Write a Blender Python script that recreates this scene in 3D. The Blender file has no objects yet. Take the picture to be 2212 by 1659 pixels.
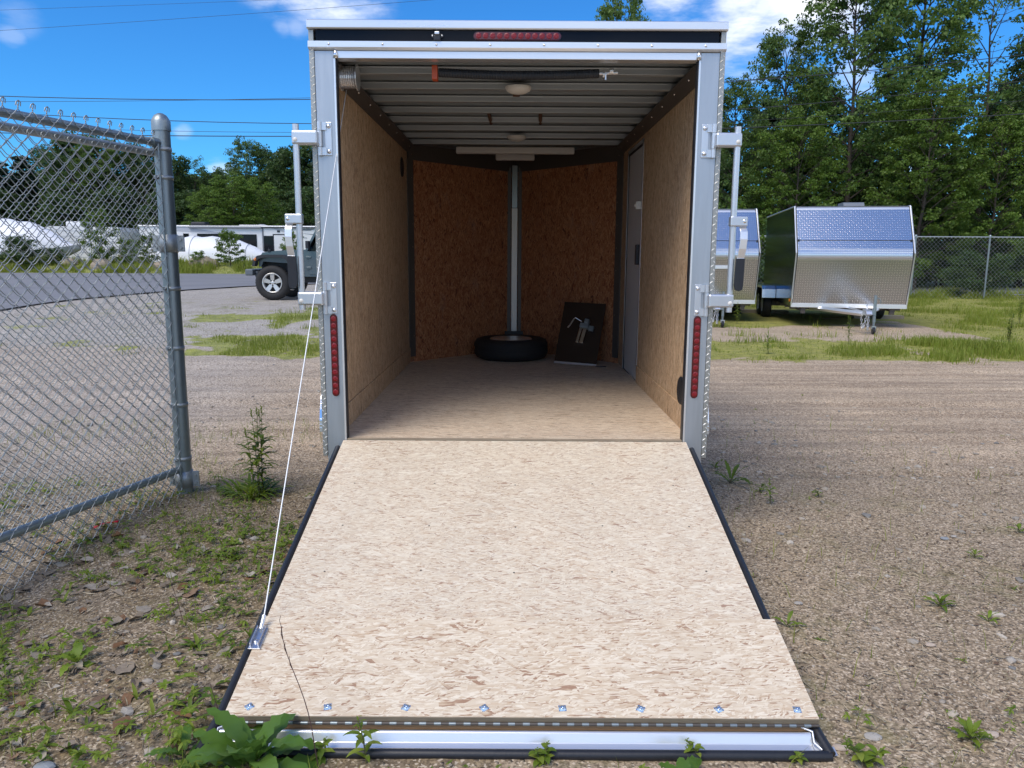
import bpy, math, random
import numpy as np
from mathutils import Vector, Matrix
R = math.radians
scene = bpy.context.scene
COL = scene.collection

# ------------------------------------------------------------------ camera
F = 1662.0; CX = 1106.0; CY = 829.5
PITCH = R(9.5); ROLL = R(0.34); CAMH = 1.57
cam = bpy.data.cameras.new("camera"); camo = bpy.data.objects.new("camera", cam); COL.objects.link(camo)
cam.sensor_width = 36.0; cam.lens = F / 2212 * 36; cam.clip_start = 0.05; cam.clip_end = 2000
camo.matrix_world = Matrix.Translation((0, 0, CAMH)) @ Matrix.Rotation(R(90) - PITCH, 4, 'X') @ Matrix.Rotation(ROLL, 4, 'Z')
scene.camera = camo

# ------------------------------------------------------------------ sun + sky + exposure
SUN_EL, SUN_AZ = 54.0, 220.0        # azimuth clockwise from +Y
sd = Vector((math.sin(R(SUN_AZ)) * math.cos(R(SUN_EL)), math.cos(R(SUN_AZ)) * math.cos(R(SUN_EL)), math.sin(R(SUN_EL))))
sun = bpy.data.lights.new("sun", 'SUN'); suno = bpy.data.objects.new("sun", sun); COL.objects.link(suno)
sun.energy = 2.3; sun.angle = R(38); sun.color = (1.0, 0.90, 0.76)
suno.rotation_euler = sd.to_track_quat('Z', 'Y').to_euler()
scene.view_settings.view_transform = 'Standard'; scene.view_settings.look = 'None'
scene.view_settings.gamma = 1.0; scene.view_settings.exposure = 0.50
scene.cycles.max_bounces = 8
scene.cycles.use_denoising = True

class N:
    def __init__(s, nt): s.nt = nt; s.L = nt.links
    def n(s, t, **k):
        o = s.nt.nodes.new(t)
        for a, b in k.items():
            if a.startswith('i_'):
                key = a[2:]; key = int(key) if key.isdigit() else key.replace('_', ' ')
                s.put(o.inputs[key], b)
            else: setattr(o, a, b)
        return o
    def put(s, sock, v):
        if isinstance(v, bpy.types.NodeSocket): s.L.new(v, sock)
        else: sock.default_value = v
    def m(s, op, a, b=None, c=None, clamp=False):
        o = s.n('ShaderNodeMath', operation=op, use_clamp=clamp)
        s.put(o.inputs[0], a)
        if b is not None: s.put(o.inputs[1], b)
        if c is not None: s.put(o.inputs[2], c)
        return o.outputs[0]
    def vm(s, op, a, b=None):
        o = s.n('ShaderNodeVectorMath', operation=op)
        s.put(o.inputs[0], a)
        if b is not None: s.put(o.inputs[1], b)
        return o.outputs['Value'] if op in ('DOT_PRODUCT', 'LENGTH', 'DISTANCE') else o.outputs[0]
    def mix(s, f, a, b, mode='MIX'):
        o = s.n('ShaderNodeMix', data_type='RGBA', blend_type=mode)
        s.put(o.inputs[0], f)
        for i, v in ((6, a), (7, b)):
            if not isinstance(v, bpy.types.NodeSocket) and len(v) == 3: v = (*v, 1)
            s.put(o.inputs[i], v)
        return o.outputs[2]
    def noise(s, vec, scale, detail=3, rough=.55, dist=0):
        o = s.n('ShaderNodeTexNoise'); s.put(o.inputs['Vector'], vec)
        o.inputs['Scale'].default_value = scale; o.inputs['Detail'].default_value = detail
        o.inputs['Roughness'].default_value = rough; o.inputs['Distortion'].default_value = dist
        return o
    def vor(s, vec, scale, feature='F1', dim='3D', rnd=1.0):
        o = s.n('ShaderNodeTexVoronoi', feature=feature, voronoi_dimensions=dim); s.put(o.inputs['Vector'], vec)
        o.inputs['Scale'].default_value = scale; o.inputs['Randomness'].default_value = rnd
        return o
    def ramp(s, f, stops, interp='LINEAR'):
        o = s.n('ShaderNodeValToRGB'); s.put(o.inputs[0], f); r = o.color_ramp; r.interpolation = interp
        while len(r.elements) > 1: r.elements.remove(r.elements[-1])
        r.elements[0].position = stops[0][0]; r.elements[0].color = (*stops[0][1], 1) if len(stops[0][1]) == 3 else stops[0][1]
        for p, c in stops[1:]:
            e = r.elements.new(p); e.color = (*c, 1)
        return o.outputs[0]
    def ss(s, v, a, b):
        o = s.n('ShaderNodeMapRange', interpolation_type='SMOOTHSTEP'); s.put(o.inputs[0], v)
        o.inputs[1].default_value = a; o.inputs[2].default_value = b
        return o.outputs[0]
    def xyz(s, v):
        o = s.n('ShaderNodeSeparateXYZ'); s.put(o.inputs[0], v); return o.outputs
    def comb(s, x, y, z=0.0):
        o = s.n('ShaderNodeCombineXYZ')
        for i, v in enumerate((x, y, z)): s.put(o.inputs[i], v)
        return o.outputs[0]

def pixdir(px, py):
    """direction in the world of a point of the photograph (2212 wide)"""
    f = Vector((0, math.cos(PITCH), -math.sin(PITCH))); u = Vector((0, math.sin(PITCH), math.cos(PITCH))); r = Vector((1, 0, 0))
    r2 = r * math.cos(ROLL) + u * math.sin(ROLL); u2 = u * math.cos(ROLL) - r * math.sin(ROLL)
    return (f + r2 * ((px - CX) / F) - u2 * ((py - CY) / F)).normalized()

world = bpy.data.worlds.new("World"); scene.world = world; world.use_nodes = True
nt = world.node_tree; nt.nodes.clear(); W = N(nt)
sky = W.n('ShaderNodeTexSky', sky_type='NISHITA', sun_disc=False)
sky.sun_elevation = R(SUN_EL); sky.sun_rotation = R(SUN_AZ); sky.altitude = 300; sky.air_density = 1.0; sky.dust_density = 0.3; sky.ozone_density = 2.2
hs = W.n('ShaderNodeHueSaturation'); W.put(hs.inputs['Color'], sky.outputs[0]); hs.inputs['Saturation'].default_value = 1.12; hs.inputs['Value'].default_value = 1.0
skyb = W.mix(1.0, hs.outputs[0], (.275, .80, 1.27), 'MULTIPLY')     # the deep blue of clear summer air
tc = W.n('ShaderNodeTexCoord').outputs['Generated']
x, y, z = W.xyz(tc)
zz = W.m('ADD', W.m('MAXIMUM', z, 0.0), 0.12)
cv = W.comb(W.m('DIVIDE', x, zz), W.m('DIVIDE', y, zz), 0.0)
n1 = W.noise(cv, 1.1, 7, .58, .3).outputs[0]
wob = W.noise(cv, 3.2, 6, .6).outputs[0]
gen = W.ss(n1, .42, .58)
front = W.ss(y, .35, .75)
gen = W.m('MULTIPLY', W.m('MULTIPLY', gen, W.m('SUBTRACT', 1.0, front)), W.m('SUBTRACT', 1.0, W.ss(z, .60, .80)))  # unseen clouds behind the camera, added for reflections and whiter, brighter light
cov = gen
for (px, py, rad, amp) in ((650, -62, .042, .9), (780, -66, .045, .9), (565, -50, .030, .7), (700, -125, .08, 1.0), (38, 34, .020, .13), (22, 74, .013, .20), (612, 62, .012, .22), (640, 60, .014, .25), (655, 66, .010, .16),
                           (1470, -30, .045, 1.0), (1600, -45, .065, 1.0), (1730, -30, .07, 1.0), (1650, 10, .026, .8), (1800, 10, .04, .7), (1620, -110, .11, 1.0), (1580, -5, .04, .9), (480, 373, .016, .40), (395, 280, .010, .25),
                           (1850, 150, .03, .35), (1980, 420, .05, .5), (1760, 560, .08, .5)):
    d = W.vm('DOT_PRODUCT', tc, tuple(pixdir(px, py)))
    ang = W.m('ARCCOSINE', W.m('MINIMUM', d, 0.99999))
    t = W.m('SUBTRACT', 1.0, W.m('DIVIDE', ang, rad * 1.5))
    b = W.ss(W.m('ADD', t, W.m('MULTIPLY', W.m('SUBTRACT', wob, .5), 2.4)), .0, 1.0)
    b = W.m('MULTIPLY', b, W.m('MULTIPLY', W.ss(t, 0.0, .45), amp), clamp=True)
    cov = W.m('MAXIMUM', cov, b)
cshade = W.noise(cv, 2.3, 5, .6).outputs[0]
ccol = W.mix(cshade, (6.5, 6.9, 7.8), (10.5, 10.6, 11.0))
skyc = W.mix(cov, skyb, ccol)
bg = W.n('ShaderNodeBackground'); W.put(bg.inputs[0], skyc); bg.inputs[1].default_value = 0.10
out = W.n('ShaderNodeOutputWorld'); W.L.new(bg.outputs[0], out.inputs[0])

# ------------------------------------------------------------------ helpers
def tag(o, label=None, cat=None, group=None, kind=None):
    if label: o['label'] = label
    if cat: o['category'] = cat
    if group: o['group'] = group
    if kind: o['kind'] = kind
    return o
def empty(name, loc, rz=0, label=None, cat=None, group=None):
    o = bpy.data.objects.new(name, None); COL.objects.link(o); o.location = loc; o.rotation_euler = (0, 0, rz)
    o.empty_display_size = .1
    return tag(o, label, cat, group)
def copy_tree(o, parent=None):
    c = o.copy(); COL.objects.link(c)
    if parent: c.parent = parent
    for ch in [k for k in bpy.data.objects if k.parent == o]: copy_tree(ch, c)
    return c

class MB:
    def __init__(s): s.v = []; s.f = []; s.sm = []; s.mi = []; s.M = None
    def add(s, vs, fs, smooth=False, m=0):
        b = len(s.v)
        if s.M is not None: vs = [s.M @ Vector(q) for q in vs]
        s.v += [tuple(q) for q in vs]
        for f in fs: s.f.append([b + i for i in f]); s.sm.append(smooth); s.mi.append(m)
        return s
    def box(s, x0, x1, y0, y1, z0, z1, m=0):
        return s.add([(x0, y0, z0), (x1, y0, z0), (x1, y1, z0), (x0, y1, z0), (x0, y0, z1), (x1, y0, z1), (x1, y1, z1), (x0, y1, z1)],
                     [(0, 3, 2, 1), (4, 5, 6, 7), (0, 1, 5, 4), (1, 2, 6, 5), (2, 3, 7, 6), (3, 0, 4, 7)], m=m)
    def prism(s, poly, axis, a, b, m=0, smooth=False):
        """poly: 2D points; axis 'x': (y,z) 'y': (x,z) 'z': (x,y)"""
        def P(p, t): return {'x': (t, p[0], p[1]), 'y': (p[0], t, p[1]), 'z': (p[0], p[1], t)}[axis]
        n = len(poly); vs = [P(p, a) for p in poly] + [P(p, b) for p in poly]
        s.add(vs, [tuple(range(n))[::-1], tuple(range(n, 2 * n))], m=m)
        s.add(vs, [(i, (i + 1) % n, n + (i + 1) % n, n + i) for i in range(n)], smooth=smooth, m=m)
        return s
    def tube(s, pts, r, n=8, caps=True, smooth=True, m=0):
        pts = [Vector(p) for p in pts]; k = len(pts); rr = r if isinstance(r, (list, tuple)) else [r] * k
        vs = []; up = None
        for i, p in enumerate(pts):
            t = (pts[min(i + 1, k - 1)] - pts[max(i - 1, 0)])
            if t.length < 1e-9: t = Vector((0, 0, 1))
            t.normalize()
            if up is None: up = Vector((0, 0, 1)) if abs(t.z) < .9 else Vector((1, 0, 0))
            a = t.cross(up)
            if a.length < 1e-6: a = t.orthogonal()
            a.normalize(); b = a.cross(t).normalized(); up = b
            for j in range(n):
                an = 2 * math.pi * j / n
                vs.append(p + (a * math.cos(an) + b * math.sin(an)) * rr[i])
        fs = [(i * n + j, i * n + (j + 1) % n, (i + 1) * n + (j + 1) % n, (i + 1) * n + j) for i in range(k - 1) for j in range(n)]
        s.add(vs, fs, smooth, m)
        if caps: s.add(vs[:n], [tuple(range(n))], m=m); s.add(vs[-n:], [tuple(range(n))[::-1]], m=m)
        return s
    def lathe(s, prof, c, n=24, axis='z', m=0, smooth=True, closed=False, cap=True):
        """prof: (radius, height)"""
        vs = []
        for r, h in prof:
            for j in range(n):
                a = 2 * math.pi * j / n; p = (r * math.cos(a), r * math.sin(a), h)
                p = {'z': p, 'y': (p[0], h, p[1]), 'x': (h, p[0], p[1])}[axis]
                vs.append((p[0] + c[0], p[1] + c[1], p[2] + c[2]))
        k = len(prof)
        rng = range(k) if closed else range(k - 1)
        fs = [(i * n + j, i * n + (j + 1) % n, ((i + 1) % k) * n + (j + 1) % n, ((i + 1) % k) * n + j) for i in rng for j in range(n)]
        s.add(vs, fs, smooth, m)
        if not closed and cap:
            if prof[0][0] > 1e-4: s.add(vs[:n], [tuple(range(n))], m=m)
            if prof[-1][0] > 1e-4: s.add(vs[-n:], [tuple(range(n))], m=m)
        return s
    def build(s, name, mats, parent=None, bevel=0, seg=2, label=None):
        me = bpy.data.meshes.new(name); me.from_pydata(s.v, [], s.f)
        mats = mats if isinstance(mats, (list, tuple)) else [mats]
        for m in mats: me.materials.append(m)
        me.polygons.foreach_set('use_smooth', s.sm); me.polygons.foreach_set('material_index', s.mi)
        me.update()
        o = bpy.data.objects.new(name, me); COL.objects.link(o)
        if parent: o.parent = parent
        if bevel:
            b = o.modifiers.new('bevel', 'BEVEL'); b.width = bevel; b.segments = seg; b.limit_method = 'ANGLE'; b.angle_limit = R(35)
        if label: o['label'] = label
        return o

def each(name, mb, spots, mat, parent):
    """one small fixing, copied as a part of its own to every spot"""
    o = None
    for p in spots:
        if o is None: o = mb.build(name, mat, parent)
        else:
            c = o.copy(); COL.objects.link(c); c.parent = parent; o2 = c; o2.location = p; continue
        o.location = p
def npmesh(name, V, Fc, mats, parent=None, smooth=False, attr=None):
    V = np.asarray(V, np.float32); Fc = np.asarray(Fc, np.int32)
    me = bpy.data.meshes.new(name); nf, k = Fc.shape
    me.vertices.add(len(V)); me.vertices.foreach_set('co', V.ravel())
    me.loops.add(nf * k); me.loops.foreach_set('vertex_index', Fc.ravel())
    me.polygons.add(nf); me.polygons.foreach_set('loop_start', np.arange(nf, dtype=np.int32) * k)
    me.polygons.foreach_set('loop_total', np.full(nf, k, np.int32))
    me.polygons.foreach_set('use_smooth', np.full(nf, smooth))
    if attr is not None:
        for an, (dom, arr) in attr.items():
            a = me.attributes.new(an, 'FLOAT_COLOR', dom); a.data.foreach_set('color', np.asarray(arr, np.float32).ravel())
    me.update(); me.validate()
    for m in (mats if isinstance(mats, (list, tuple)) else [mats]): me.materials.append(m)
    o = bpy.data.objects.new(name, me); COL.objects.link(o)
    if parent: o.parent = parent
    return o

def ssn(t): t = np.clip(t, 0, 1); return t * t * (3 - 2 * t)
def vnoise(x, y, seed=0):
    x = np.asarray(x, float); y = np.asarray(y, float)
    xi = np.floor(x).astype(np.int64); yi = np.floor(y).astype(np.int64); xf = x - xi; yf = y - yi
    def h(a, b):
        n = (a * 374761393 + b * 668265263 + seed * 982451653) & 0xffffffff
        n = ((n ^ (n >> 13)) * 1274126177) & 0xffffffff
        return ((n ^ (n >> 16)) & 0xffff) / 65535.0
    u = xf * xf * (3 - 2 * xf); v = yf * yf * (3 - 2 * yf)
    return (h(xi, yi) * (1 - u) + h(xi + 1, yi) * u) * (1 - v) + (h(xi, yi + 1) * (1 - u) + h(xi + 1, yi + 1) * u) * v
def fbm(x, y, o=4, seed=0):
    s = 0; a = .5; t = 0
    for i in range(o): s = s + a * vnoise(np.asarray(x) * 2 ** i, np.asarray(y) * 2 ** i, seed + i); t += a; a *= .5
    return s / t

def gz(x, y):
    x = np.asarray(x, float); y = np.asarray(y, float)
    w = ssn((2 - x) / 6)
    rise = .42 * ssn((y - 6) / 13) + .18 * ssn((y - 19) / 17)
    bank = .42 * ssn((y - 36.5) / 2.2) * (1 - ssn((y - 40) / 2))
    dip = -.13 * ssn((-1.5 - x) / 1.1) * ssn((4.7 - y) / 1.5)
    return w * (rise + bank * ssn((-3 - x) / 4)) + dip
def G(px, py):
    """the point of the ground seen at that place of the photograph"""
    d = pixdir(px, py); z = 0.0
    for _ in range(40):
        t = (z - CAMH) / d.z if d.z < -1e-4 else 60
        p = Vector((0, 0, CAMH)) + d * t; z = .5 * z + .5 * float(gz(p.x, p.y))
    return Vector((p.x, p.y, float(gz(p.x, p.y))))
def atd(px, py, Y):
    d = pixdir(px, py); return Vector((0, 0, CAMH)) + d * (Y / d.y)

# ------------------------------------------------------------------ materials
MATS = {}
def newmat(name):
    m = bpy.data.materials.new(name); m.use_nodes = True; m.node_tree.nodes.clear()
    n = N(m.node_tree); o = n.n('ShaderNodeOutputMaterial'); p = n.n('ShaderNodeBsdfPrincipled')
    n.L.new(p.outputs[0], o.inputs[0]); MATS[name] = m
    return m, n, p, o
def simple(name, col, rough=.5, metal=0, var=.12, nscale=8, bump=0, bscale=60, coat=0, stretch=None, spec=.5):
    m, n, p, o = newmat(name)
    tcn = n.n('ShaderNodeTexCoord').outputs['Object']
    if stretch:
        mp = n.n('ShaderNodeMapping'); n.put(mp.inputs[0], tcn); mp.inputs['Scale'].default_value = stretch; tcn2 = mp.outputs[0]
    else: tcn2 = tcn
    ns = n.noise(tcn2, nscale, 4, .6).outputs[0]
    c = n.mix(ns, tuple(v * (1 - var) for v in col), tuple(min(1, v * (1 + var)) for v in col))
    n.put(p.inputs['Base Color'], c)
    n.put(p.inputs['Roughness'], n.m('ADD', rough - .06, n.m('MULTIPLY', ns, .12)))
    p.inputs['Metallic'].default_value = metal; p.inputs['Coat Weight'].default_value = coat
    p.inputs['Specular IOR Level'].default_value = spec
    if bump:
        b = n.n('ShaderNodeBump'); b.inputs['Distance'].default_value = bump
        n.put(b.inputs['Height'], n.noise(tcn2, bscale, 4, .6).outputs[0]); n.L.new(b.outputs[0], p.inputs['Normal'])
    return m
alu = simple('aluminium', (.70, .72, .75), .36, .9, .06, 3, .0006, 30, stretch=(1, 1, .25))
alu_bright = simple('aluminium_bright', (.88, .88, .88), .30, .75, .05, 4, stretch=(.3, 1, 3))
frame_metal = simple('rear_frame_metal', (.50, .535, .57), .40, .85, .16, 5, .0010, 5, stretch=(6, 1, .5))
galv = simple('galvanised_steel', (.30, .35, .37), .42, .75, .14, 14, .0006, 50)
galv_dark = simple('weathered_wire', (.40, .43, .44), .45, .6, .15, 20)
ceil_m = simple('ceiling_sheet', (.33, .365, .385), .42, .6, .05, 3, .001, 5)
bow_m = simple('roof_bow_metal', (.44, .475, .495), .38, .6, .05, 3)
blackp = simple('black_gloss', (.008, .009, .012), .09, 0, .2, 3, .0006, 2.2, coat=0, spec=.16)
black_paint = simple('black_side_skin', (.008, .010, .010), .14, 0, .2, 3, .0015, 1.5, coat=0, spec=.22)
rubber = simple('black_rubber', (.016, .018, .024), .45, 0, .2, 20, .0005, 90)
tyre_m = simple('tyre_rubber', (.018, .018, .019), .75, 0, .25, 30, .001, 120)
white_pl = simple('white_plastic', (.72, .70, .65), .4, 0, .04, 5)
white_door = simple('white_door_skin', (.62, .63, .65), .4, 0, .04, 3)
dark_trim = simple('dark_cove_trim', (.10, .088, .078), .5, .3, .1, 5)
red_m = simple('orange_tag', (.55, .09, .03), .45, 0, .1, 12)
red_lens_dark = simple('lamp_base_red', (.08, .003, .006), .18, 0, .2, 30, coat=.6)
chrome = simple('bright_chrome', (.82, .82, .82), .14, 1, .04, 6)
brown_board = simple('dark_brown_panel', (.035, .022, .017), .16, 0, .15, 3, coat=.3)
chrome_soft = simple('zinc_plated', (.72, .73, .75), .3, .9, .08, 20)
wood_brown = simple('brown_stick', (.12, .06, .035), .7, 0, .2, 30)
def lens():
    m, n, p, o = newmat('red_lens')
    v = n.vor(n.n('ShaderNodeTexCoord').outputs['Object'], 260)
    n.put(p.inputs['Base Color'], n.mix(v.outputs['Distance'], (.30, .003, .008), (.13, .002, .005)))
    p.inputs['Roughness'].default_value = .25; p.inputs['Coat Weight'].default_value = .25
    b = n.n('ShaderNodeBump'); b.inputs['Distance'].default_value = .001; n.put(b.inputs['Height'], v.outputs['Distance']); n.L.new(b.outputs[0], p.inputs['Normal'])
    return m
red_lens = lens()

def osb(name, plane, cols, dark, flen=.05, fwid=.012, main=0.0, contrast=1.0, spread=1.0, rough=.75):
    """strand board: layers of long flakes lying at several angles"""
    m, n, p, o = newmat(name)
    x, y, z = n.xyz(n.n('ShaderNodeTexCoord').outputs['Object'])
    v = {'xy': n.comb(x, y), 'yz': n.comb(z, y), 'xz': n.comb(z, x)}[plane]
    warp = n.noise(v, 14, 2, .5).outputs['Color']
    v = n.vm('ADD', v, n.vm('SCALE', n.vm('SUBTRACT', warp, (.5, .5, .5))))
    for nd in n.nt.nodes:
        if nd.bl_idname == 'ShaderNodeVectorMath' and nd.operation == 'SCALE': nd.inputs['Scale'].default_value = .022
    val = None; hgt = None
    for i, (ang, sc, thr) in enumerate(((0, 1.0, 0), (.22, .75, .42), (-.3, .9, .45), (.75, .8, .60), (-.9, .7, .62), (.1, .55, .5), (1.5, .6, .78), (-.45, .6, .55), (.45, 1.25, .74), (-.12, 1.7, .84), (-.04, .45, .58))):
        a = main + ang * spread
        mp = n.n('ShaderNodeMapping'); n.put(mp.inputs[0], v); mp.inputs['Rotation'].default_value = (0, 0, a)
        mp.inputs['Location'].default_value = (i * 3.7, i * 1.3, 0)
        s2 = n.vm('MULTIPLY', mp.outputs[0], (1 / (flen * sc), 1 / (fwid * sc), 1))
        vo = n.vor(s2, 1.0, dim='2D')
        r, g, b = n.n('ShaderNodeSeparateColor', i_0=vo.outputs['Color']).outputs[:3]
        edge = n.ss(vo.outputs['Distance'], .35, .75)
        r2 = n.m('SUBTRACT', r, n.m('MULTIPLY', edge, .10))
        if val is None: val, hgt = r2, b
        else:
            sel = n.m('GREATER_THAN', g, thr)
            a_ = n.n('ShaderNodeMix', data_type='FLOAT', i_0=sel); n.put(a_.inputs[2], val); n.put(a_.inputs[3], r2); val = a_.outputs[0]
            b_ = n.n('ShaderNodeMix', data_type='FLOAT', i_0=sel); n.put(b_.inputs[2], hgt); n.put(b_.inputs[3], b); hgt = b_.outputs[0]
    fine = n.noise(n.vm('MULTIPLY', v, (18, 190, 1)), 1.0, 3, .6).outputs[0]
    t = n.m('ADD', val, n.m('MULTIPLY', n.m('SUBTRACT', fine, .5), .5), clamp=True)
    c = n.ramp(t, [(0, dark), (.02, dark), (.07, cols[0]), (.3, cols[1]), (.62, cols[2]), (.85, cols[3]), (1, cols[3])])
    cool = n.ss(hgt, .80, .95)
    c = n.mix(n.m('MULTIPLY', cool, .45 * contrast), c, cols[4])
    big = n.noise(v, 2.2, 2, .5).outputs[0]
    c = n.mix(1.0, c, n.mix(big, (.90, .90, .91), (1.06, 1.05, 1.04)), 'MULTIPLY')
    sc1 = n.ss(n.noise(n.vm('MULTIPLY', v, (3.0, 9.0, 1)), 1.0, 5, .7).outputs[0], .56, .74)
    c = n.mix(n.m('MULTIPLY', sc1, .22), c, (.40, .37, .33))
    sx = n.noise(n.comb(x, y, z), 240, 1).outputs[0]
    n.put(p.inputs['Base Color'], n.mix(n.m('MULTIPLY', n.ss(sx, .68, .75), .35), c, dark))
    p.inputs['Roughness'].default_value = rough
    bp = n.n('ShaderNodeBump'); bp.inputs['Distance'].default_value = .0008; bp.inputs['Strength'].default_value = .7
    n.put(bp.inputs['Height'], n.m('ADD', hgt, n.m('MULTIPLY', fine, .3))); n.L.new(bp.outputs[0], p.inputs['Normal'])
    return m
pale = [(.57, .43, .30), (.645, .535, .395), (.70, .605, .465), (.77, .69, .55), (.57, .485, .375)]
flapc = [(.56, .42, .285), (.645, .53, .385), (.705, .60, .455), (.78, .69, .545), (.59, .475, .345)]
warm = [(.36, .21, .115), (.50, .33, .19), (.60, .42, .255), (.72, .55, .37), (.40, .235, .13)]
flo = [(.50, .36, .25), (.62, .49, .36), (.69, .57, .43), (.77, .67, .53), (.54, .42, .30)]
osb_ramp = osb('strand_board_ramp', 'xy', pale, (.37, .24, .17), .040, .0068, 0, spread=1.15)
osb_flap = osb('strand_board_flap', 'xy', flapc, (.36, .22, .14), .056, .0100, 0, spread=1.4)
osb_floor = osb('strand_board_floor', 'xy', flo, (.14, .08, .05), .07, .0055, 0, spread=.3)
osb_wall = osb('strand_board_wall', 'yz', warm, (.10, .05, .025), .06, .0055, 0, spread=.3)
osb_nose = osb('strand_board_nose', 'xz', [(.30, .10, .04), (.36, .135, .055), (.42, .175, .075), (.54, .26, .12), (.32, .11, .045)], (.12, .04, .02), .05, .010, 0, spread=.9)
osb_edge = simple('strand_board_edge', (.27, .22, .155), .85, 0, .5, 30, .002, 160, stretch=(.25, .5, 4))
ply_edge = simple('plywood_edge', (.30, .19, .10), .8, 0, .4, 26, .001, 120, stretch=(.25, .5, 5))

def tread(name, base, s=22.0, rough=.28, metal=.9, axis='xz'):
    m, n, p, o = newmat(name)
    x, y, z = n.xyz(n.n('ShaderNodeTexCoord').outputs['Object'])
    u, v = (x, z) if axis == 'xz' else (y, z) if axis == 'yz' else (x, y)
    u = n.m('MULTIPLY', u, s); v = n.m('MULTIPLY', v, s)
    iu = n.m('FLOOR', u); iv = n.m('FLOOR', v); fu = n.m('SUBTRACT', n.m('SUBTRACT', u, iu), .5); fv = n.m('SUBTRACT', n.m('SUBTRACT', v, iv), .5)
    par = n.m('SUBTRACT', n.m('MULTIPLY', n.m('ABSOLUTE', n.m('FLOORED_MODULO', n.m('ADD', iu, iv), 2.0)), 2.0), 1.0)
    a = n.m('ADD', fu, n.m('MULTIPLY', par, fv)); b = n.m('SUBTRACT', fu, n.m('MULTIPLY', par, fv))
    e = n.m('ADD', n.m('POWER', n.m('DIVIDE', a, .66), 2.0), n.m('POWER', n.m('DIVIDE', b, .17), 2.0))
    bar = n.m('SUBTRACT', 1.0, n.ss(e, .3, 1.0))
    n.put(p.inputs['Base Color'], n.mix(n.m('MULTIPLY', bar, .9), base, (.97, .97, .97)))
    p.inputs['Metallic'].default_value = metal
    n.put(p.inputs['Roughness'], n.m('ADD', rough, n.m('MULTIPLY', bar, -.08)))
    bp = n.n('ShaderNodeBump'); bp.inputs['Distance'].default_value = .0010; bp.inputs['Strength'].default_value = .4; n.put(bp.inputs['Height'], bar)
    n.L.new(bp.outputs[0], p.inputs['Normal'])
    return m
tread_m = tread('tread_plate', (.55, .58, .63), 20.0, .20)
tread_low = tread('tread_plate_lower', (.42, .43, .44), 19.0, .30)
tread_f = tread('tread_plate_fender', (.80, .81, .83), 30, .16, .95, 'yz')
tread_plain = simple('tread_plate_sheet', (.42, .42, .39), .42, .75, .08, 6)
tread_bar = simple('tread_plate_bars', (.88, .88, .85), .35, .5, .08, 30)

def leafmat(name, c1, c2, c3, trans=.35, nscale=.9, rough=.5):
    m, n, p, o = newmat(name)
    g = n.n('ShaderNodeNewGeometry'); oi = n.n('ShaderNodeObjectInfo')
    ns = n.noise(n.vm('ADD', g.outputs['Position'], n.comb(oi.outputs['Random'], 0.0)), nscale, 2, .5).outputs[0]
    c = n.mix(n.ss(ns, .32, .68), c1, c2)
    rnd = g.outputs['Random Per Island']
    c = n.mix(n.m('MULTIPLY', n.ss(rnd, .45, 1.0), .65), c, c3)
    hsv = n.n('ShaderNodeHueSaturation'); n.put(hsv.inputs['Color'], c)
    n.put(hsv.inputs['Value'], n.m('ADD', .80, n.m('MULTIPLY', oi.outputs['Random'], .4)))
    c = hsv.outputs[0]
    n.put(p.inputs['Base Color'], c); p.inputs['Roughness'].default_value = rough; p.inputs['Specular IOR Level'].default_value = .35
    t = n.n('ShaderNodeBsdfTranslucent'); n.put(t.inputs[0], n.mix(.5, c, (c3[0] * 1.3, c3[1] * 1.3, c3[2]), 'MIX'))
    mx = n.n('ShaderNodeMixShader', i_0=trans); n.L.new(p.outputs[0], mx.inputs[1]); n.L.new(t.outputs[0], mx.inputs[2]); n.L.new(mx.outputs[0], o.inputs[0])
    return m
leaf_a = leafmat('maple_leaves', (.055, .112, .028), (.105, .190, .040), (.21, .29, .075))
leaf_b = leafmat('dark_leaves', (.030, .068, .022), (.055, .112, .028), (.12, .18, .055))
leaf_c = leafmat('light_leaves', (.062, .125, .016), (.105, .185, .024), (.20, .28, .055))
leaf_p = leafmat('pine_needles', (.010, .028, .016), (.022, .05, .024), (.05, .085, .04), .15)
weed_m = leafmat('weed_leaves', (.085, .155, .02), (.19, .28, .03), (.32, .38, .06), .4, 5)
weed_dark = leafmat('broad_leaves', (.07, .155, .025), (.11, .21, .035), (.17, .29, .07), .35, 6, .38)
grass_m = leafmat('grass_blades', (.145, .20, .02), (.22, .29, .032), (.34, .33, .09), .4, .7)
bark_m = simple('tree_bark', (.055, .045, .036), .9, 0, .35, 9, .01, 20)
birch_m = simple('pale_bark', (.42, .40, .36), .8, 0, .35, 6, .004, 20)
stem_m = simple('weed_stems', (.10, .10, .04), .7, 0, .3, 30)
dry_stem = simple('dry_stems', (.09, .045, .04), .7, 0, .3, 30)

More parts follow.
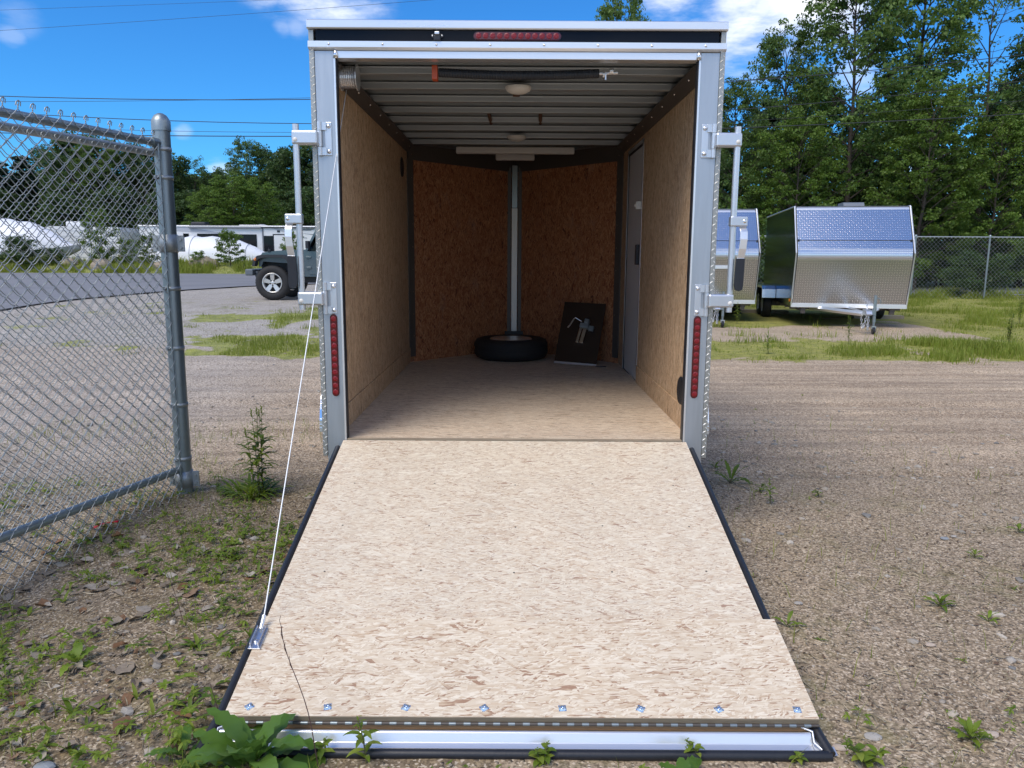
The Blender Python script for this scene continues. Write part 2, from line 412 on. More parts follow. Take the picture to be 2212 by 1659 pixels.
# ------------------------------------------------------------------ ground
def zone_green(x, y):
    x = np.asarray(x, float); y = np.asarray(y, float); n = fbm(x * .55, y * .55, 4, 3); n2 = fbm(x * 1.9, y * 1.9, 3, 9)
    right = ssn((y - 11.3 - 1.2 * (n2 - .5) + np.clip(x - 7, 0, 3) * .15) / .8) * ssn((x + 1) / 2)
    k = .42 + .35 * ssn((x - 8) / 5) - .22 * ssn((3.0 - np.abs(y - 16.5)) / 2) * (x < 9.5)
    right = right * ssn((n * .75 + n2 * .25 - .62 + k) / .22)
    lp = np.maximum(np.maximum(1 - np.hypot((x + 3.2) / 2.4, (y - 11.9) / 1.2), 1 - np.hypot((x + 4.9) / 2.2, (y - 15.2) / .8)),
                    1 - np.hypot((x + 2.2) / 1.6, (y - 14.2) / 2.2))
    lp = ssn((lp + (n2 - .5) * 1.5) / .35)
    lp = np.maximum(lp, ssn((n2 - .63) / .1) * .6 * ((y > 11.5) & (x < -1)))
    verge = ssn((y - 36.3) / .5)
    return np.clip(np.maximum(np.maximum(right, lp * (x < 0) * (y < 20)), verge), 0, 1)
def micro(x, y):
    tr = ssn((y - 4.9) / .8) * (1 - ssn((y - 11) / 1.2))
    yy = y + .25 * (fbm(x * .25, y * .5, 2, 5) - .5) + .05 * x * .3
    h = tr * .040 * (fbm(x * .16, yy * 3.2, 3, 17) - .5) * 2
    h = h + .020 * (fbm(x * 2.2, y * 2.2, 3, 21) - .5) * (1 - ssn((y - 25) / 10)) + .006 * (fbm(x * 9, y * 9, 2, 41) - .5) * (y < 12)
    return h
def axis_lines(segs):
    out = []
    for a, b, st in segs: out += list(np.arange(a, b, st))
    out.append(segs[-1][1]); return np.array(out)
xs = axis_lines([(-600, -100, 50), (-100, -30, 4), (-30, -12, .6), (-12, -5, .14), (-5, 5, .055), (5, 12, .12), (12, 40, .6), (40, 120, 5), (120, 600, 60)])
ys = axis_lines([(-300, -40, 30), (-40, 0, 2), (0, 1.6, .2), (1.6, 6, .05), (6, 13, .09), (13, 24, .25), (24, 48, .5), (48, 100, 3), (100, 900, 80)])
GX, GY = np.meshgrid(xs, ys)
GZ = gz(GX, GY) + micro(GX, GY)
nx, ny = len(xs), len(ys)
idx = np.arange(nx * ny).reshape(ny, nx)
Fg = np.stack([idx[:-1, :-1], idx[:-1, 1:], idx[1:, 1:], idx[1:, :-1]], -1).reshape(-1, 4)
gr = zone_green(GX, GY)
mul = (1 - ssn((GY - 4.6 - .6 * (fbm(GX, GY, 3, 8) - .5)) / 1.6)) * np.where(GX < 0, .95, .42)
trk = ssn((GY - 4.6) / 1.5) * (1 - ssn((GY - 11.2) / 1.0))
gcol = np.stack([gr, mul, trk, np.ones_like(gr)], -1).reshape(-1, 4)
def ground_mat():
    m, n, p, o = newmat('dirt_and_gravel')
    pos = n.n('ShaderNodeNewGeometry').outputs['Position']
    at = n.n('ShaderNodeAttribute', attribute_name='zone').outputs['Color']
    g, mu, tk = n.n('ShaderNodeSeparateColor', i_0=at).outputs[:3]
    x, y, z = n.xyz(pos)
    nb = n.noise(pos, .5, 5, .6).outputs[0]; nm = n.noise(pos, 6, 5, .62).outputs[0]; nf = n.noise(pos, 55, 4, .65).outputs[0]
    st = n.vor(pos, 48); st2 = n.vor(pos, 130)
    streak = n.noise(n.comb(n.m('MULTIPLY', x, .35), n.m('MULTIPLY', y, 4.5), 0), 1.0, 4, .55).outputs[0]
    left = n.ss(n.m('MULTIPLY', x, -1), 1.5, 4.0)
    grav = n.mix(nb, n.mix(left, (.29, .25, .21), (.27, .265, .26)), n.mix(left, (.37, .33, .285), (.35, .345, .335)))
    track = n.mix(n.ss(streak, .30, .68), (.235, .195, .160), (.405, .35, .290))
    track = n.mix(n.m('MULTIPLY', left, .45), track, (.33, .315, .30))
    base = n.mix(n.m('MULTIPLY', tk, .9), grav, track)
    mulch = n.mix(n.ss(nm, .3, .7), (.072, .06, .040), (.185, .155, .105))
    base = n.mix(n.m('MULTIPLY', mu, n.m('ADD', .45, n.m('MULTIPLY', n.ss(nm, .35, .65), .5)), clamp=True), base, mulch)
    # pebbles and grit
    sc = n.n('ShaderNodeSeparateColor', i_0=st.outputs['Color']).outputs
    peb = n.m('MULTIPLY', n.m('SUBTRACT', 1.0, n.ss(st.outputs['Distance'], .25, .5)), n.m('GREATER_THAN', sc[0], .80))
    pc = n.mix(sc[1], (.16, .15, .15), (.50, .46, .40))
    base = n.mix(n.m('MULTIPLY', peb, .75), base, pc)
    base = n.mix(1.0, base, n.mix(n.ss(nf, .35, .65), (.60, .58, .56), (1.34, 1.32, 1.28)), 'MULTIPLY')
    s2 = n.n('ShaderNodeSeparateColor', i_0=st2.outputs['Color']).outputs
    base = n.mix(n.m('MULTIPLY', n.m('GREATER_THAN', s2[0], .78), .6), base, (.08, .066, .05))
    base = n.mix(n.m('MULTIPLY', n.m('LESS_THAN', s2[0], .12), .5), base, (.62, .58, .52))
    gc = n.mix(n.ss(nm, .3, .7), (.115, .15, .022), (.23, .26, .045))
    gc = n.mix(n.ss(nf, .5, .8), gc, (.36, .31, .18))
    gf = n.ss(n.m('ADD', g, n.m('MULTIPLY', n.m('SUBTRACT', nm, .5), .9)), .35, .7)
    base = n.mix(n.m('MULTIPLY', gf, .85), base, gc)
    moss = n.m('MULTIPLY', n.ss(n.noise(pos, 1.3, 4, .6).outputs[0], .50, .68), n.m('MULTIPLY', n.ss(n.noise(pos, 11, 3, .6).outputs[0], .42, .6), .55))
    base = n.mix(n.m('MULTIPLY', moss, n.m('SUBTRACT', 1.0, tk)), base, (.14, .14, .065))
    base = n.mix(1.0, base, n.mix(n.noise(pos, 2.1, 4, .65).outputs[0], (.74, .74, .75), (1.28, 1.27, 1.25)), 'MULTIPLY')
    base = n.mix(1.0, base, n.mix(left, (1.32, 1.21, 1.05), (1.27, 1.235, 1.19)), 'MULTIPLY')
    n.put(p.inputs['Base Color'], base); p.inputs['Roughness'].default_value = .95; p.inputs['Specular IOR Level'].default_value = .2
    bp = n.n('ShaderNodeBump'); bp.inputs['Distance'].default_value = .010; bp.inputs['Strength'].default_value = .9
    hh = n.m('ADD', n.m('ADD', n.m('MULTIPLY', nf, .8), n.m('MULTIPLY', peb, .9)), n.m('MULTIPLY', nm, .8))
    n.put(bp.inputs['Height'], hh); n.L.new(bp.outputs[0], p.inputs['Normal'])
    return m
ground = npmesh('ground', np.stack([GX, GY, GZ], -1).reshape(-1, 3), Fg, ground_mat(), smooth=True, attr={'zone': ('POINT', gcol)})
tag(ground, 'brown dirt and gravel yard with patches of grass', kind='structure')

def asphalt():
    m, n, p, o = newmat('asphalt')
    pos = n.n('ShaderNodeNewGeometry').outputs['Position']
    nb = n.noise(pos, .35, 4, .6).outputs[0]; nf = n.noise(pos, 60, 3, .7).outputs[0]
    st = n.noise(n.vm('MULTIPLY', pos, (.25, 1.8, 1)), 1.0, 3, .5).outputs[0]
    c = n.mix(nb, (.17, .175, .19), (.24, .24, .25)); c = n.mix(n.m('MULTIPLY', n.ss(st, .5, .7), .35), c, (.12, .125, .135))
    c = n.mix(1.0, c, n.mix(nf, (.7, .7, .7), (1.25, 1.25, 1.25)), 'MULTIPLY')
    n.put(p.inputs['Base Color'], c); p.inputs['Roughness'].default_value = .85
    return m
asph = asphalt()
# the road comes up the left side and bends away to the right, behind the yard
near = [(-10.6, -30), (-10.6, 2), (-10.55, 8), (-10.5, 13), (-10.6, 16), (-10.7, 19.3), (-10.4, 21.8), (-9.9, 23.5), (-8.8, 25.7), (-6.5, 27.8), (-2, 29.6), (4, 31.2), (12, 32.3), (30, 33), (80, 34)]
far = [(-45, -30), (-45, 2), (-44, 8), (-42, 16), (-38, 24), (-34, 30), (-28, 35.2), (-22, 36.2), (-16, 36.3), (-10, 36.3), (-3, 36.6), (4, 38), (12, 39.5), (30, 40.5), (80, 41.5)]
def resample(pl, n):
    pl = np.array(pl, float); k = np.linspace(0, len(pl) - 1, n); i = np.minimum(k.astype(int), len(pl) - 2); t = (k - i)[:, None]
    return pl[i] * (1 - t) + pl[i + 1] * t
A, B = resample(near, 181), resample(far, 181)
NW = 40; tt = (np.linspace(0, 1, NW) ** 1.4)[:, None, None]
P2 = A[None] * (1 - tt) + B[None] * tt
Z = gz(P2[..., 0], P2[..., 1]) + .035
rv = np.concatenate([P2, Z[..., None]], -1).reshape(-1, 3)
ii = np.arange(NW * 181).reshape(NW, 181)
rf = np.stack([ii[:-1, :-1], ii[1:, :-1], ii[1:, 1:], ii[:-1, 1:]], -1).reshape(-1, 4)
# a thin broken lip at the near edge
rd = npmesh('road', rv, rf, asph, smooth=True); tag(rd, 'grey asphalt road curving past the yard', kind='structure')

# ------------------------------------------------------------------ the open cargo trailer
# local frame: x across, y from the rear opening to the nose, z up, origin on the ground under the rear sill
T = empty('cargo_trailer', (0.017, 4.19, 0), 0, 'open enclosed cargo trailer seen from behind with its wooden ramp lowered onto the dirt', 'trailer')
FL = .553; YV = 3.14; YN = 4.22; HWI = 1.0; CEIL = 2.60
def b(x0, x1, y0, y1, z0, z1, mat, name, parent=T, bevel=0, label=None):
    return MB().box(x0, x1, y0, y1, z0, z1).build(name, mat, parent, bevel, label=label)
# chassis and outer skin
ch = MB(); ch.box(-.98, -.88, .1, 3.3, .40, .50); ch.box(.88, .98, .1, 3.3, .40, .50)
for k in range(8): ch.box(-.88, .88, .25 + k * .4, .30 + k * .4, .42, .50)
for s in (-1, 1): ch.tube([(s * .85, 3.1, .45), (0, 5.3, .45)], .05, 4, smooth=False)
ch.build('chassis', alu, T)
fl = MB(); fl.add([(-1.0, .02, FL), (1.0, .02, FL), (1.0, YV, FL), (0, YN - .02, FL), (-1.0, YV, FL)], [(0, 1, 2, 3, 4)])
fl.add([(-1.0, .02, FL - .045), (1.0, .02, FL - .045), (1.0, YV, FL - .045), (0, YN - .02, FL - .045), (-1.0, YV, FL - .045)], [(4, 3, 2, 1, 0)])
fl.build('floor_board', osb_floor, T)
b(-.935, .935, -.006, .02, FL - .030, FL + .003, osb_edge, 'floor_edge_board', bevel=.003)
for s, nm in ((-1, 'left'), (1, 'right')):
    # outer skin
    y0, y1 = (.10, YV)
    sk = MB(); sk.box(min(s * 1.035, s * 1.062), max(s * 1.035, s * 1.062), y0, y1, .44, 2.70)
    sk.build('side_skin', black_paint, T)
    # upright of the rear frame with its rubber edge
    po = MB(); po.box(min(s * .948, s * 1.046), max(s * .948, s * 1.046), 0, .075, .405, 2.604)
    po.build('rear_post', frame_metal, T, .002)
    b(min(s * .934, s * .9475), max(s * .934, s * .9475), .004, .05, FL - .02, 2.567, rubber, 'door_gasket')
    b(min(s * .9385, s * .9478), max(s * .9385, s * .9478), -.0035, .0035, FL - .02, 2.566, alu_bright, 'edge_bead')
    # tread plate corner with raised lozenges
    ck = MB(); xo, xi = s * 1.072, s * 1.0465
    ck.box(min(xo, xi), max(xo, xi), -.006, .09, .455, 2.705)
    rnd = random.Random(5 + s)
    ck.build('corner_trim', tread_plain, T, .002)
    lz = MB()
    zc = .475; k = 0
    while zc < 2.65:
        for (du, ang, ln) in ((.0075, 38, .026), (.019, -48, .019)):
            zz_ = zc + (.022 if ang < 0 else 0)
            c0 = Vector((s * (1.0465 + (.0255 - du if s < 0 else du)) if False else s * 1.0465 + s * du, -.006, zz_))
            dx = math.cos(R(ang)) * ln / 2; dz = math.sin(R(ang)) * ln / 2
            a_, c_ = c0 + Vector((-dx, 0, -dz)), c0 + Vector((dx, 0, dz)); nrm = Vector((-dz, 0, dx)).normalized() * .0030
            lz.add([a_, c0 + nrm, c_, c0 - nrm, c0 + Vector((0, -.0035, 0))], [(0, 4, 1), (1, 4, 2), (2, 4, 3), (3, 4, 0)])
            c1 = Vector((s * 1.072, .03 + (.02 if ang < 0 else -.006), zz_)); a_, c_ = c1 + Vector((0, -dx, -dz)), c1 + Vector((0, dx, dz)); nr = Vector((0, -dz, dx)).normalized() * .0042
            q = [a_, c1 + nr, c_, c1 - nr, c1 + Vector((s * .0035, 0, 0))]
            lz.add(q, [(0, 4, 1), (1, 4, 2), (2, 4, 3), (3, 4, 0), (1, 4, 0), (2, 4, 1), (3, 4, 2), (0, 4, 3)] if False else [(0, 4, 1), (1, 4, 2), (2, 4, 3), (3, 4, 0)])
        zc += .0435
    lz.build('tread_pattern', tread_bar, T)
    # inner wall board
    if s < 0:
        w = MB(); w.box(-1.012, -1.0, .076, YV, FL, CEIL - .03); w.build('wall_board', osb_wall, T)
        b(-1.0, -.990, .08, YV - .01, FL, FL + .14, osb_wall, 'kick_board', bevel=.002)
    else:
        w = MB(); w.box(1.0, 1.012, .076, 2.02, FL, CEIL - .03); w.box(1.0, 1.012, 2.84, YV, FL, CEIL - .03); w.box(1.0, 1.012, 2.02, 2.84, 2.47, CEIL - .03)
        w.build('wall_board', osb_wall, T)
        b(.990, 1.0, .08, 2.0, FL, FL + .14, osb_wall, 'kick_board', bevel=.002)
    # sloped nose board
    nb_ = MB(); nx_, ny_ = (YN - YV), 1.0; L_ = math.hypot(nx_, ny_)
    q0 = Vector((s * 1.0, YV, 0)); q1 = Vector((0, YN, 0)); off = Vector((s * (YN - YV), 1.0, 0)).normalized() * .012
    def panel(z0, z1, inset, mat, name, e0=0.0, e1=0.0):
        d_ = (q1 - q0); p0 = q0 + d_ * e0 - off / .012 * inset; p1 = q1 - d_ * e1 - off / .012 * inset; th = off
        mb = MB(); vs = [(*(p0)[:2], z0), (*(p1)[:2], z0), (*(p1 + th)[:2], z0), (*(p0 + th)[:2], z0), (*(p0)[:2], z1), (*(p1)[:2], z1), (*(p1 + th)[:2], z1), (*(p0 + th)[:2], z1)]
        mb.add(vs, [(0, 3, 2, 1), (4, 5, 6, 7), (0, 1, 5, 4), (1, 2, 6, 5), (2, 3, 7, 6), (3, 0, 4, 7)]); return mb.build(name, mat, T)
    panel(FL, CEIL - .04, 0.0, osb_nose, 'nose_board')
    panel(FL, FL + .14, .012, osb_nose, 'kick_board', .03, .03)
    panel(2.435, CEIL - .02, .014, dark_trim, 'nose_header', .0, .0)
    panel(FL + .05, 2.44, .013, dark_trim, 'corner_trim_strip', .0, .955)
    p = q0 + (q1 - q0) * .022 - off / .012 * .027
    each('screw', MB().lathe([(0.001, -.004), (.006, 0), (.006, .004)], (0, 0, 0), 8, 'y'), [(p.x, p.y, FL + .25 + k * .21) for k in range(9)], chrome, T)
    b(min(s * 1.0, s * .992), max(s * 1.0, s * .992), YV - .012, YV + .0, FL + .14, 2.44, dark_trim, 'corner_trim_strip')
    # cove trim along wall and ceiling
    cv_ = MB(); cv_.prism([(s * .998, 2.50), (s * .99, 2.50), (s * .935, 2.555), (s * .935, 2.565), (s * .998, 2.565)], 'y', .09, YV); cv_.build('cove_trim', dark_trim, T)
    each('screw', MB().lathe([(0.001, -.004), (.007, 0), (.007, .004)], (0, 0, 0), 8, 'y'), [(s * .955, .3 + k * .385, 2.535) for k in range(8)], chrome, T)
    # outer nose skin
    ns_ = MB(); ns_.prism([(s * 1.062, YV), (s * 1.035, YV), (0, YN + .06), (0, YN + .10)], 'z', .44, 2.70); ns_.build('nose_skin', tread_m, T)
# roof, ceiling, bows
rf_ = MB(); rf_.prism([(-1.06, .10), (1.06, .10), (1.06, YV), (0, YN + .09), (-1.06, YV)], 'z', 2.701, 2.715); rf_.build('roof', alu, T)
cl = MB(); cl.prism([(-1.034, .08), (1.034, .08), (1.034, YV), (0, YN + .04), (-1.034, YV)], 'z', 2.612, 2.622); cl.build('ceiling_sheet', ceil_m, T)
for k in range(8):
    yy = .34 + k * .392
    bw = MB(); bw.box(-.99, .99, yy, yy + .045, 2.568, 2.606); bw.box(-.99, .99, yy - .012, yy + .0, 2.598, 2.606); bw.build('roof_bow', bow_m, T, .003)
b(-.55, .55, 3.19, 3.26, 2.50, 2.56, white_pl, 'white_ceiling_bar', bevel=.01)
b(-.19, .19, 3.60, 3.67, 2.49, 2.55, white_pl, 'white_ceiling_bar', bevel=.01)
# nose corner trim
mb = MB(); mb.box(-.031, .031, YN - .085, YN - .07, .76, 2.06); mb.build('nose_trim', simple('nose_trim_grey', (.74, .72, .67), .45, .3, .05, 4), T, .003)
mb = MB(); mb.box(-.030, .030, YN - .084, YN - .07, 2.062, 2.50); mb.build('nose_trim_upper', simple('nose_trim_dark', (.20, .20, .19), .3, .8, .1, 8), T, .003)
for s in (-1, 1): b(min(s * .037, s * .075), max(s * .037, s * .075), YN - .083, YN - .062, .70, 2.48, dark_trim, 'nose_trim_flange')
b(-.10, .10, YN - .12, YN - .07, .66, .76, rubber, 'nose_bracket', bevel=.005)
# header and roof edge over the opening
hd = MB(); hd.box(-.945, .945, -.002, .07, 2.567, 2.603); hd.build('opening_header', alu_bright, T, .002)
b(-.95, .95, .012, .07, 2.603, 2.618, alu, 'header_gap')
mb = MB(); mb.prism([(-.016, 2.612), (-.022, 2.617), (-.022, 2.646), (.06, 2.646), (.06, 2.606), (-.004, 2.606)], 'x', -1.073, 1.073); mb.build('drip_rail', alu_bright, T)
each('rivet', MB().lathe([(.0008, -.0045), (.0045, -.003), (.0065, 0), (.0065, .003)], (0, 0, 0), 10, 'y'), [(-.965 + k * .2757, -.0225, 2.631) for k in range(8)], chrome, T)
b(-1.035, 1.035, -.004, .06, 2.646, 2.706, blackp, 'header_skin')
mb = MB(); mb.prism([(-.020, 2.706), (-.024, 2.712), (-.024, 2.746), (-.018, 2.750), (.09, 2.750), (.09, 2.706)], 'x', -1.076, 1.076); mb.build('roof_edge_cap', alu_bright, T)
each('weld_bracket', MB().lathe([(.001, 0), (.012, .003), (.014, .02), (.008, .035)], (0, 0, 0), 10, 'z'), [(s * .935, -.006, 2.565) for s in (-1, 1)], chrome, T)

# long brake lamp and the two upright tail lamps: pill-shaped base, rows of round cells
def pill(mb, L, w, y0, y1, vert, c, n=10):
    pts = []
    for k in range(n + 1): a = -math.pi / 2 + math.pi * k / n; pts.append((L / 2 - w + w * math.cos(a), w * math.sin(a)))
    for k in range(n + 1): a = math.pi / 2 + math.pi * k / n; pts.append((-L / 2 + w + w * math.cos(a), w * math.sin(a)))
    if vert: pts = [(-v, u) for u, v in pts]
    mb.prism([(c[0] + u, c[1] + v) for u, v in pts], 'y', y0, y1, smooth=False)
def lamp(c, L, w, vert, cells, lab):
    mb = MB(); pill(mb, L, w, c[1] - .004, c[1], vert, (c[0], c[2])); base = mb.build('tail_lamp', red_lens_dark, T, .0015, label=lab)
    mb = MB(); pill(mb, L * .985, w * .86, c[1] - .011, c[1] - .004, vert, (c[0], c[2])); mb.build('lens', red_lens_dark, base, .003)
    mb = MB(); st = (L - 2.6 * w) / (cells - 1)
    for k in range(cells):
        o = -L / 2 + 1.3 * w + k * st
        cc = (c[0], c[1] - .011, c[2] + o) if vert else (c[0] + o, c[1] - .011, c[2])
        mb.lathe([(.001, -.0012), (w * .35, -.0016), (w * .62, -.0010), (w * .72, 0)], cc, 14, 'y')
    mb.build('lens_cells', red_lens, base)
lamp((-.99, 0, 1.022), .455, .020, True, 12, 'upright red tail lamp on the left post')
lamp((.99, 0, 1.022), .455, .020, True, 12, 'upright red tail lamp on the right post')
lamp((0, -.004, 2.677), .45, .0205, False, 12, 'long red brake lamp over the opening')
mb = MB(); mb.box(-.428, -.392, -.03, -.004, 2.648, 2.675); pill(mb, .062, .010, -.014, -.004, False, (-.41, 2.676)); mb.box(-.425, -.395, -.028, -.004, 2.676, 2.690)
lc = mb.build('plate_lamp', rubber, T, .004)
MB().box(-.422, -.398, -.034, -.028, 2.677, 2.692).build('clear_lens', chrome_soft, lc, .003)
each('screw', MB().lathe([(.001, -.003), (.004, -.002), (.005, 0)], (0, 0, 0), 10, 'y'), [(-.41 + s * .024, -.0145, 2.676) for s in (-1, 1)], chrome, lc)

# spring of the ramp, cable drum
sp = MB(); pts = []; rr = []
for k in range(121):
    t = k / 120; pts.append((-.42 + .86 * t, .16, 2.535 - .012 * math.sin(math.pi * t))); rr.append(.022 + (.0022 if k % 2 else 0))
sp.tube(pts, rr, 14, smooth=False); spo = sp.build('ramp_spring', rubber, T)
MB().box(-.455, -.425, .13, .19, 2.495, 2.568).build('spring_end_tag', red_m, spo, .003)
mb = MB(); mb.tube([(.44, .16, 2.535), (.54, .16, 2.54)], .010, 8); mb.lathe([(.018, 0), (.018, .02)], (.46, .16, 2.53), 10, 'x'); mb.lathe([(.016, 0), (.016, .02)], (.495, .15, 2.545), 6, 'x'); mb.tube([(.475, .15, 2.54), (.475, .15, 2.50)], .007, 6)
mb.build('spring_hardware', chrome_soft, spo)
mb = MB(); pr = []
for k in range(17): pr.append((.055 + (.004 if k % 2 else 0), k * .005))
pr = [(.068, -.006), (.068, 0)] + pr + [(.068, .082), (.068, .088)]
mb.lathe(pr, (-.95, .20, 2.515), 24, 'x', smooth=False); mb.build('cable_drum', chrome_soft, T)
# ceiling lamps and fixings
for yy, r in ((.66, .078), (2.60, .082)):
    mb = MB(); mb.lathe([(r, 0), (r, -.008), (r * .9, -.022), (r * .55, -.036), (.001, -.040)], (0.01, yy, 2.566), 28, 'z'); mb.build('dome_lamp', white_pl, T)
b(-.022, .022, .86, .98, 2.572, 2.60, wood_brown, 'roof_wire_block'); b(-.018, .022, 2.74, 2.86, 2.572, 2.60, bow_m, 'roof_wire_block')
for s in (-1, 1):
    mb = MB(); mb.tube([(s * .19 - .01, 1.72, 2.600), (s * .19, 1.98, 2.572)], .014, 6); mb.build('brown_brace', wood_brown, T)
# round black wall vents
for (x, yy, zc) in ((-1.0, 2.80, 2.33), (.999, .36, .775)):
    s = 1 if x < 0 else -1
    mb = MB(); mb.lathe([(.085, 0), (.085, s * .004), (.078, s * .010), (.070, s * .006)], (x, yy, zc), 28, 'x')
    for k in range(9): hw = math.sqrt(max(0, .07 ** 2 - (-.06 + k * .015) ** 2)); mb.box(min(x, x + s * .009), max(x, x + s * .009), yy - hw, yy + hw, zc - .062 + k * .015, zc - .056 + k * .015)
    mb.build('wall_vent', rubber, T)
# side door in the right wall
dr = b(1.004, 1.03, 2.075, 2.775, FL + .005, 2.43, white_door, 'side_door', bevel=.004)
mb = MB(); mb.box(.996, 1.012, 2.02, 2.06, FL, 2.47); mb.box(.996, 1.012, 2.80, 2.84, FL, 2.47); mb.box(.996, 1.012, 2.02, 2.84, 2.445, 2.475); mb.build('door_frame', alu, dr)
mb = MB(); mb.box(.998, 1.02, 2.06, 2.073, FL, 2.445); mb.box(.998, 1.02, 2.777, 2.80, FL, 2.445); mb.box(.998, 1.02, 2.06, 2.8, 2.432, 2.445); mb.build('door_seal', rubber, dr)
b(.975, 1.004, 2.10, 2.16, 1.50, 1.66, rubber, 'handle_plate', dr, .004); 
mb = MB(); mb.box(.965, 1.004, 2.10, 2.15, 1.94, 2.00); mb.lathe([(.012, 0), (.018, .02)], (.955, 2.125, 1.97), 10, 'x'); mb.build('holdback_catch', white_pl, dr, .004)
# wheels and tread plate fenders outside
def wheel(parent, x, yy, zc, r, w, side, rimm=alu_bright, name='wheel', rimr=.56):
    """side: -1 rim faces -x"""
    mb = MB(); pr = []
    h = w / 2
    pr = [(r * .60, -h * .8), (r * .72, -h), (r * .88, -h * .98), (r * .96, -h * .80), (r, -h * .6), (r, h * .6), (r * .96, h * .80), (r * .88, h * .98), (r * .72, h), (r * .60, h * .8)]
    mb.lathe(pr, (x, yy, zc), 40, 'x', cap=False)
    for k in range(40):
        a = 2 * math.pi * k / 40; ca, sa = math.cos(a), math.sin(a)
        for u0, u1 in ((-.62, -.2), (-.1, .1), (.2, .62)):
            c = Vector((x + (u0 + u1) / 2 * h, yy + ca * r, zc + sa * r)); t = Vector((0, -sa, ca)) * r * .045; q = Vector(((u1 - u0) / 2 * h * .9, 0, 0)); o = Vector((0, ca, sa)) * r * .014
            mb.add([c - t - q - o, c + t - q - o, c + t + q - o, c - t + q - o, c - t - q + o, c + t - q + o, c + t + q + o, c - t + q + o], [(4, 5, 6, 7), (0, 1, 5, 4), (1, 2, 6, 5), (2, 3, 7, 6), (3, 0, 4, 7)])
    ty = mb.build(name, tyre_m, parent)
    mb = MB(); R1 = r * rimr; sx = side
    mb.lathe([(R1 * 1.06, sx * h * .86), (R1 * 1.06, sx * h * .92), (R1 * .97, sx * h * .90), (R1 * .90, sx * h * .55), (R1 * .88, -sx * h * .5)], (x, yy, zc), 32, 'x', cap=False)
    mb.lathe([(.001, sx * h * .62), (R1 * .18, sx * h * .60), (R1 * .26, sx * h * .50), (R1 * .26, 0)], (x, yy, zc), 20, 'x')
    for k in range(5):
        a = 2 * math.pi * k / 5 + math.pi / 2
        e = Vector((0, math.cos(a), math.sin(a))); t = Vector((0, -math.sin(a), math.cos(a)))
        c = Vector((x, yy, zc)); X = Vector((sx, 0, 0))
        r0, r1 = R1 * .16, R1 * .94; w0, w1 = R1 * .17, R1 * .24
        f0 = c + e * r0 + X * h * .58; f1 = c + e * r1 + X * h * .74
        b0 = c + e * r0 + X * h * .3; b1 = c + e * r1 + X * h * .45
        mb.add([f0 - t * w0, f0 + t * w0, f1 + t * w1, f1 - t * w1, b0 - t * w0, b0 + t * w0, b1 + t * w1, b1 - t * w1], [(0, 1, 2, 3), (0, 4, 5, 1), (1, 5, 6, 2), (2, 6, 7, 3), (3, 7, 4, 0), (7, 6, 5, 4)])
    mb.build('rim', rimm, ty)
    mb = MB(); mb.lathe([(R1 * .9, sx * h * .1), (.001, sx * h * .12)], (x, yy, zc), 24, 'x')
    for k in range(5):
        a = 2 * math.pi * (k + .5) / 5 + math.pi / 2; mb.lathe([(.02, 0), (.02, sx * h * .12), (.001, sx * h * .13)], (x + sx * h * .5, yy + math.cos(a) * R1 * .27, zc + math.sin(a) * R1 * .27), 8, 'x')
    mb.build('brake_disc', tyre_m, ty)
    return ty
for s in (-1, 1):
    wheel(T, s * 1.215, 1.42, .345, .345, .19, s)
    mb = MB(); n = 18; r0 = .445
    for k in range(n):
        a0 = math.pi * (.0 + k / n); a1 = math.pi * ((k + 1) / n)
        ca = [(1.42 + r0 * math.cos(a), .365 + r0 * math.sin(a)) for a in (a0, a1)]
        xi, xo = s * 1.063, s * 1.338
        mb.add([(xi, *ca[0]), (xo, *ca[0]), (xo, *ca[1]), (xi, *ca[1])], [(0, 1, 2, 3)], True)
        c2 = [(1.42 + (r0 - .055) * math.cos(a), .365 + (r0 - .055) * math.sin(a)) for a in (a0, a1)]
        mb.add([(xo, *ca[0]), (xo + s * .012, *c2[0]), (xo + s * .012, *c2[1]), (xo, *ca[1])], [(0, 1, 2, 3)], True)
    mb.build('fender', tread_f, T)
